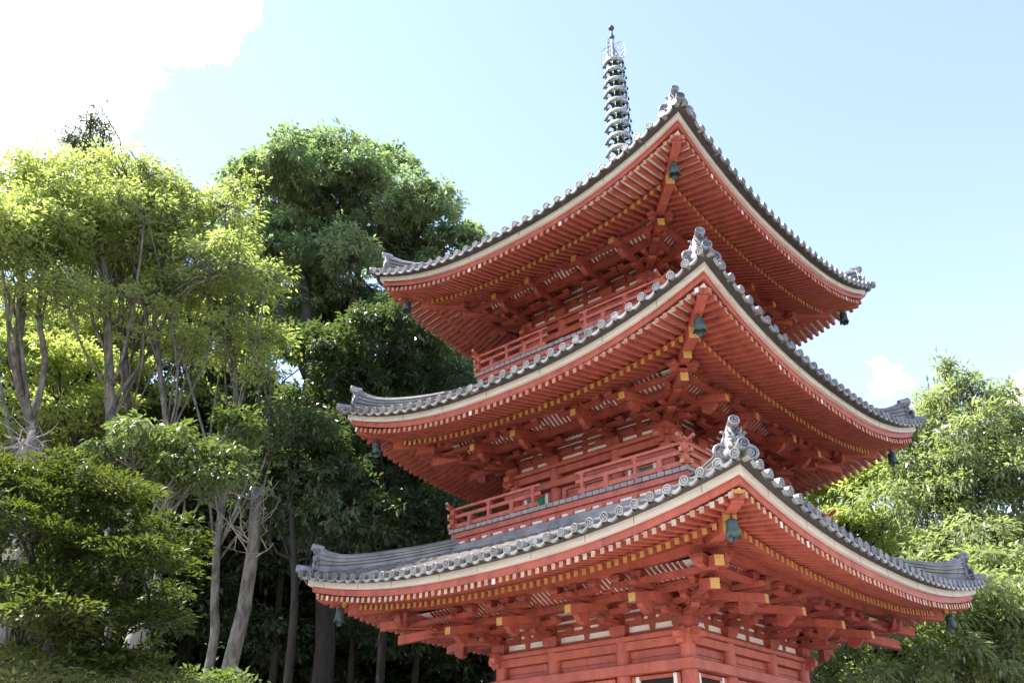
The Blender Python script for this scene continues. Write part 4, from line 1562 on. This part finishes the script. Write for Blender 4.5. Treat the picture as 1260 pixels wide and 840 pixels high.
# --- bare trunks in the shade
bare = [('pale bare trunk leaning right in the dark wood, dead twigs at its top', (282, 822), [(282, 822), (300, 750), (312, 670), (316, 600)], .17, 18.5)]
for lab, (u, v), path, r0, dd in bare:
    root = empty('bare_tree', gp(u, v, dd))
    tag(root, lab, 'tree trunk')
    base = root.location
    m = MB()
    pts = [at(a, b, dd) for a, b in path]
    pts = [Vector((pts[0].x, pts[0].y, 0)) - (pts[1] - pts[0]).normalized() * 0] + pts
    fine = []
    for j in range(len(pts) - 1):
        for q in range(4):
            fine.append(pts[j].lerp(pts[j + 1], q / 4) - base)
    fine.append(pts[-1] - base)
    m.tube(fine, [r0 - r0 * .35 * j / (len(fine) - 1) for j in range(len(fine))], 10)
    t_ = m.build('trunk', 'bark', root, smooth=True)
    m = MB()
    for q in range(8 if r0 > .15 else 3):
        tgt = at(path[-1][0] + RNG.uniform(-80, 30), path[-1][1] + RNG.uniform(-40, 90), dd + RNG.uniform(-1, .5)) - base
        st = fine[-1 - int(RNG.integers(0, 6))]
        pts2 = limb(m, st, tgt, .017, .005, wig=.10, seg=6, sides=5)
        for z in range(3):
            p = pts2[2 + z]
            limb(m, p, p + Vector(rand_dirs(1)[0]) * RNG.uniform(.3, .8), .010, .004, wig=.15, seg=3, sides=4)
    m.build('dead_branch', 'deadwood', root, smooth=True)
# broken snag beside the maple
root = empty('broken_snag', gp(158, 840, 15))
tag(root, 'short splintered dead snag standing behind the maple', 'tree stump')
m = MB()
b0 = root.location
m.tube([gp(150, 860, 15) - b0, at(152, 850, 15) - b0, at(160, 800, 15) - b0, at(168, 770, 15) - b0, at(170, 758, 15) - b0], [.16, .14, .12, .09, .01], 9)
m.build('trunk', 'deadwood', root, smooth=True)
m = MB()
limb(m, at(160, 800, 15) - b0, at(178, 765, 15) - b0, .06, .01, wig=.04)
m.build('splinter', 'deadwood', root, smooth=True)
# dead tree with white branches, far left
root = empty('dead_tree', gp(20, 600, 16.5))
tag(root, 'dead bleached branches sprawling at the far left edge', 'dead tree')
b0 = root.location
m = MB()
m.tube([gp(20, 600, 16.5) - b0, at(24, 640, 16.5) - b0, at(28, 560, 16.5) - b0, at(40, 530, 16.5) - b0], [.1, .09, .07, .04], 8)
t_ = m.build('trunk', 'deadwood', root, smooth=True)
m = MB()
for q in range(10):
    st = at(30, 550, 16.5) - b0
    tgt = at(RNG.uniform(-10, 95), RNG.uniform(500, 590), 16.5 + RNG.uniform(-1, 1)) - b0
    pts2 = limb(m, st, tgt, .022, .006, wig=.12, seg=6, sides=5)
    for z in range(3):
        limb(m, pts2[2 + z], pts2[2 + z] + Vector(rand_dirs(1)[0]) * RNG.uniform(.2, .7), .010, .004, wig=.15, seg=3, sides=4)
m.build('dead_branch', 'deadwood', root, smooth=True)
# low shrubs
D = 14
tree('shrub', 'low bright-topped shrub at the foot of the pale bare trunks', 'shrub', gp(265, 840, D), [([gp(262, 850, D), at(262, 850, D)], .03, .02)],
     [blob(265, 850, D, 45, 18), blob(225, 862, D, 30, 18), blob(310, 862, D, 30, 16)], 'leaf_mid', 'bark', per_m2=9, per=18, spread=0.14, llen=.10, lwid=.045, limbs=6, twigs=20, twig_r=.008)

# --- dark wood behind: plain trunks with high crowns
wood_spots = [(-60, 30), (10, 33), (70, 30), (130, 34), (190, 31), (240, 35), (300, 33), (350, 31), (400, 35), (440, 32), (480, 36), (520, 33), (565, 36), (610, 34)]
proto = None
kinds = ['straight dark conifer trunk with a high crown in the wood behind']
for q, (u, d) in enumerate(wood_spots):
    if proto is None:
        b = Vector((0, 0, 0))
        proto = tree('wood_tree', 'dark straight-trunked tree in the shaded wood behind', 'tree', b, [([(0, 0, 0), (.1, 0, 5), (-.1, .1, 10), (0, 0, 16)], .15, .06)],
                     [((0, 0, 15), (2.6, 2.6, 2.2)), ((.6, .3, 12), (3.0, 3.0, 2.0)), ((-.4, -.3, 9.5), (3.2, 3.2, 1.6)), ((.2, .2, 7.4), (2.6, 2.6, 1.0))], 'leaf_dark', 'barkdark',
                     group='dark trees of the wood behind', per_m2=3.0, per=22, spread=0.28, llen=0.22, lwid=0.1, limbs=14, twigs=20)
        r = proto
    else:
        r = copy_of(proto)
        for ch in proto.children:
            copy_of(ch, r)
    r.location = gp(u, 700, d)
    r.rotation_euler.z = q * 2.1
    sc = .9 + .25 * ((q * 37) % 10) / 10
    r.scale = (sc, sc, sc)

# --- the wood beyond, one mass of foliage
n = 420
cl_ = []
for q in range(n):
    u = RNG.uniform(-150, 1350)
    hmax = 17 if u < 640 else 12
    p = at(u, 700, RNG.uniform(40, 50))
    cl_.append((p.x, p.y, 0, RNG.uniform(1.5, hmax)))
P_ = []
for (x, y, z, h) in cl_:
    d = rand_dirs(1)
    P_.append(((x, y, h), (2.4, 2.4, 1.8)))
cl = crown_clumps(P_, .5)
P, A, Nn, ll, ww = leaves_on(cl, 26, .55, .7, .40, .19, .25, .7)
o = bpy.data.objects.new('distant_wood', leaf_mesh('distant_wood', P.astype(np.float32), A, Nn, ll, ww, 'leaf_mid'))
COL.objects.link(o)
tag(o, 'far green wood seen between the trunks behind the pagoda', kind='stuff')

# --- right side
D = 30
tree('broadleaf_tree', 'tall silvery-leaved tree with a pointed top right of the pagoda', 'tree', gp(1170, 800, D),
     [([gp(1170, 800, D), at(1170, 800, D), at(1168, 650, D), at(1165, 540, D), at(1163, 440, D)], .22, .03),
      ([at(1168, 650, D), at(1200, 590, D), at(1205, 520, D)], .10, .03), ([at(1168, 640, D), at(1135, 580, D), at(1120, 530, D)], .10, .03)],
     [blob(1163, 462, D, 11, 24), blob(1160, 500, D, 34, 28), blob(1185, 545, D, 50, 34), blob(1118, 555, D, 46, 36), blob(1215, 590, D, 52, 40), blob(1240, 545, D + 1, 36, 36), blob(1165, 600, D, 62, 42),
      blob(1250, 650, D, 55, 55), blob(1130, 640, D, 55, 42), blob(1200, 680, D, 65, 50), blob(1190, 490, D, 22, 28), blob(1235, 500, D + 1, 20, 24), blob(1268, 590, D, 42, 50), blob(1262, 530, D + 1, 22, 26), blob(1270, 710, D, 45, 50)],
     'leaf_right', 'barkdark', per_m2=4.0, per=14, spread=0.26, flat=1.0, llen=0.22, lwid=0.062, limbs=22, twigs=260, twig_r=.020, shell=0.55, droop=.5, nsub=8, fsub=.48, osub=.5, upb=.55)
D = 33
tree('broadleaf_tree', 'yellow-green tree seen through the gap between the middle and lowest roofs', 'tree', gp(1040, 800, D),
     [([gp(1040, 800, D), at(1040, 800, D), at(1040, 680, D), at(1050, 600, D)], .20, .05)],
     [blob(1040, 610, D, 55, 36), blob(1000, 620, D, 45, 34), blob(1085, 600, D, 45, 38), blob(1060, 660, D, 60, 40), blob(1000, 680, D, 55, 40)],
     'leaf_pale', 'barkdark', per_m2=3.8, per=15, spread=0.26, llen=0.21, lwid=0.08, limbs=16, twigs=80, twig_r=.02, shell=0.5, nsub=8, fsub=.48, osub=.5)
D = 25
tree('broadleaf_tree', 'glossy leafy tree behind the right tip of the lowest roof', 'tree', gp(1130, 900, D),
     [([gp(1130, 900, D), at(1130, 870, D), at(1128, 790, D), at(1140, 740, D)], .15, .05)],
     [blob(1130, 790, D, 60, 40), blob(1190, 770, D, 55, 50), blob(1070, 800, D, 50, 40), blob(1245, 790, D, 50, 55), blob(1190, 830, D, 60, 40), blob(1100, 840, D, 60, 35), blob(1030, 830, D, 40, 30), blob(1230, 720, D + 1, 40, 40)],
     'leaf_right', 'barkdark', per_m2=4.6, per=16, spread=0.24, llen=0.19, lwid=0.06, limbs=18, twigs=110, twig_r=.016, droop=.5, shell=0.55, nsub=8, fsub=.48, osub=.5, upb=.55)
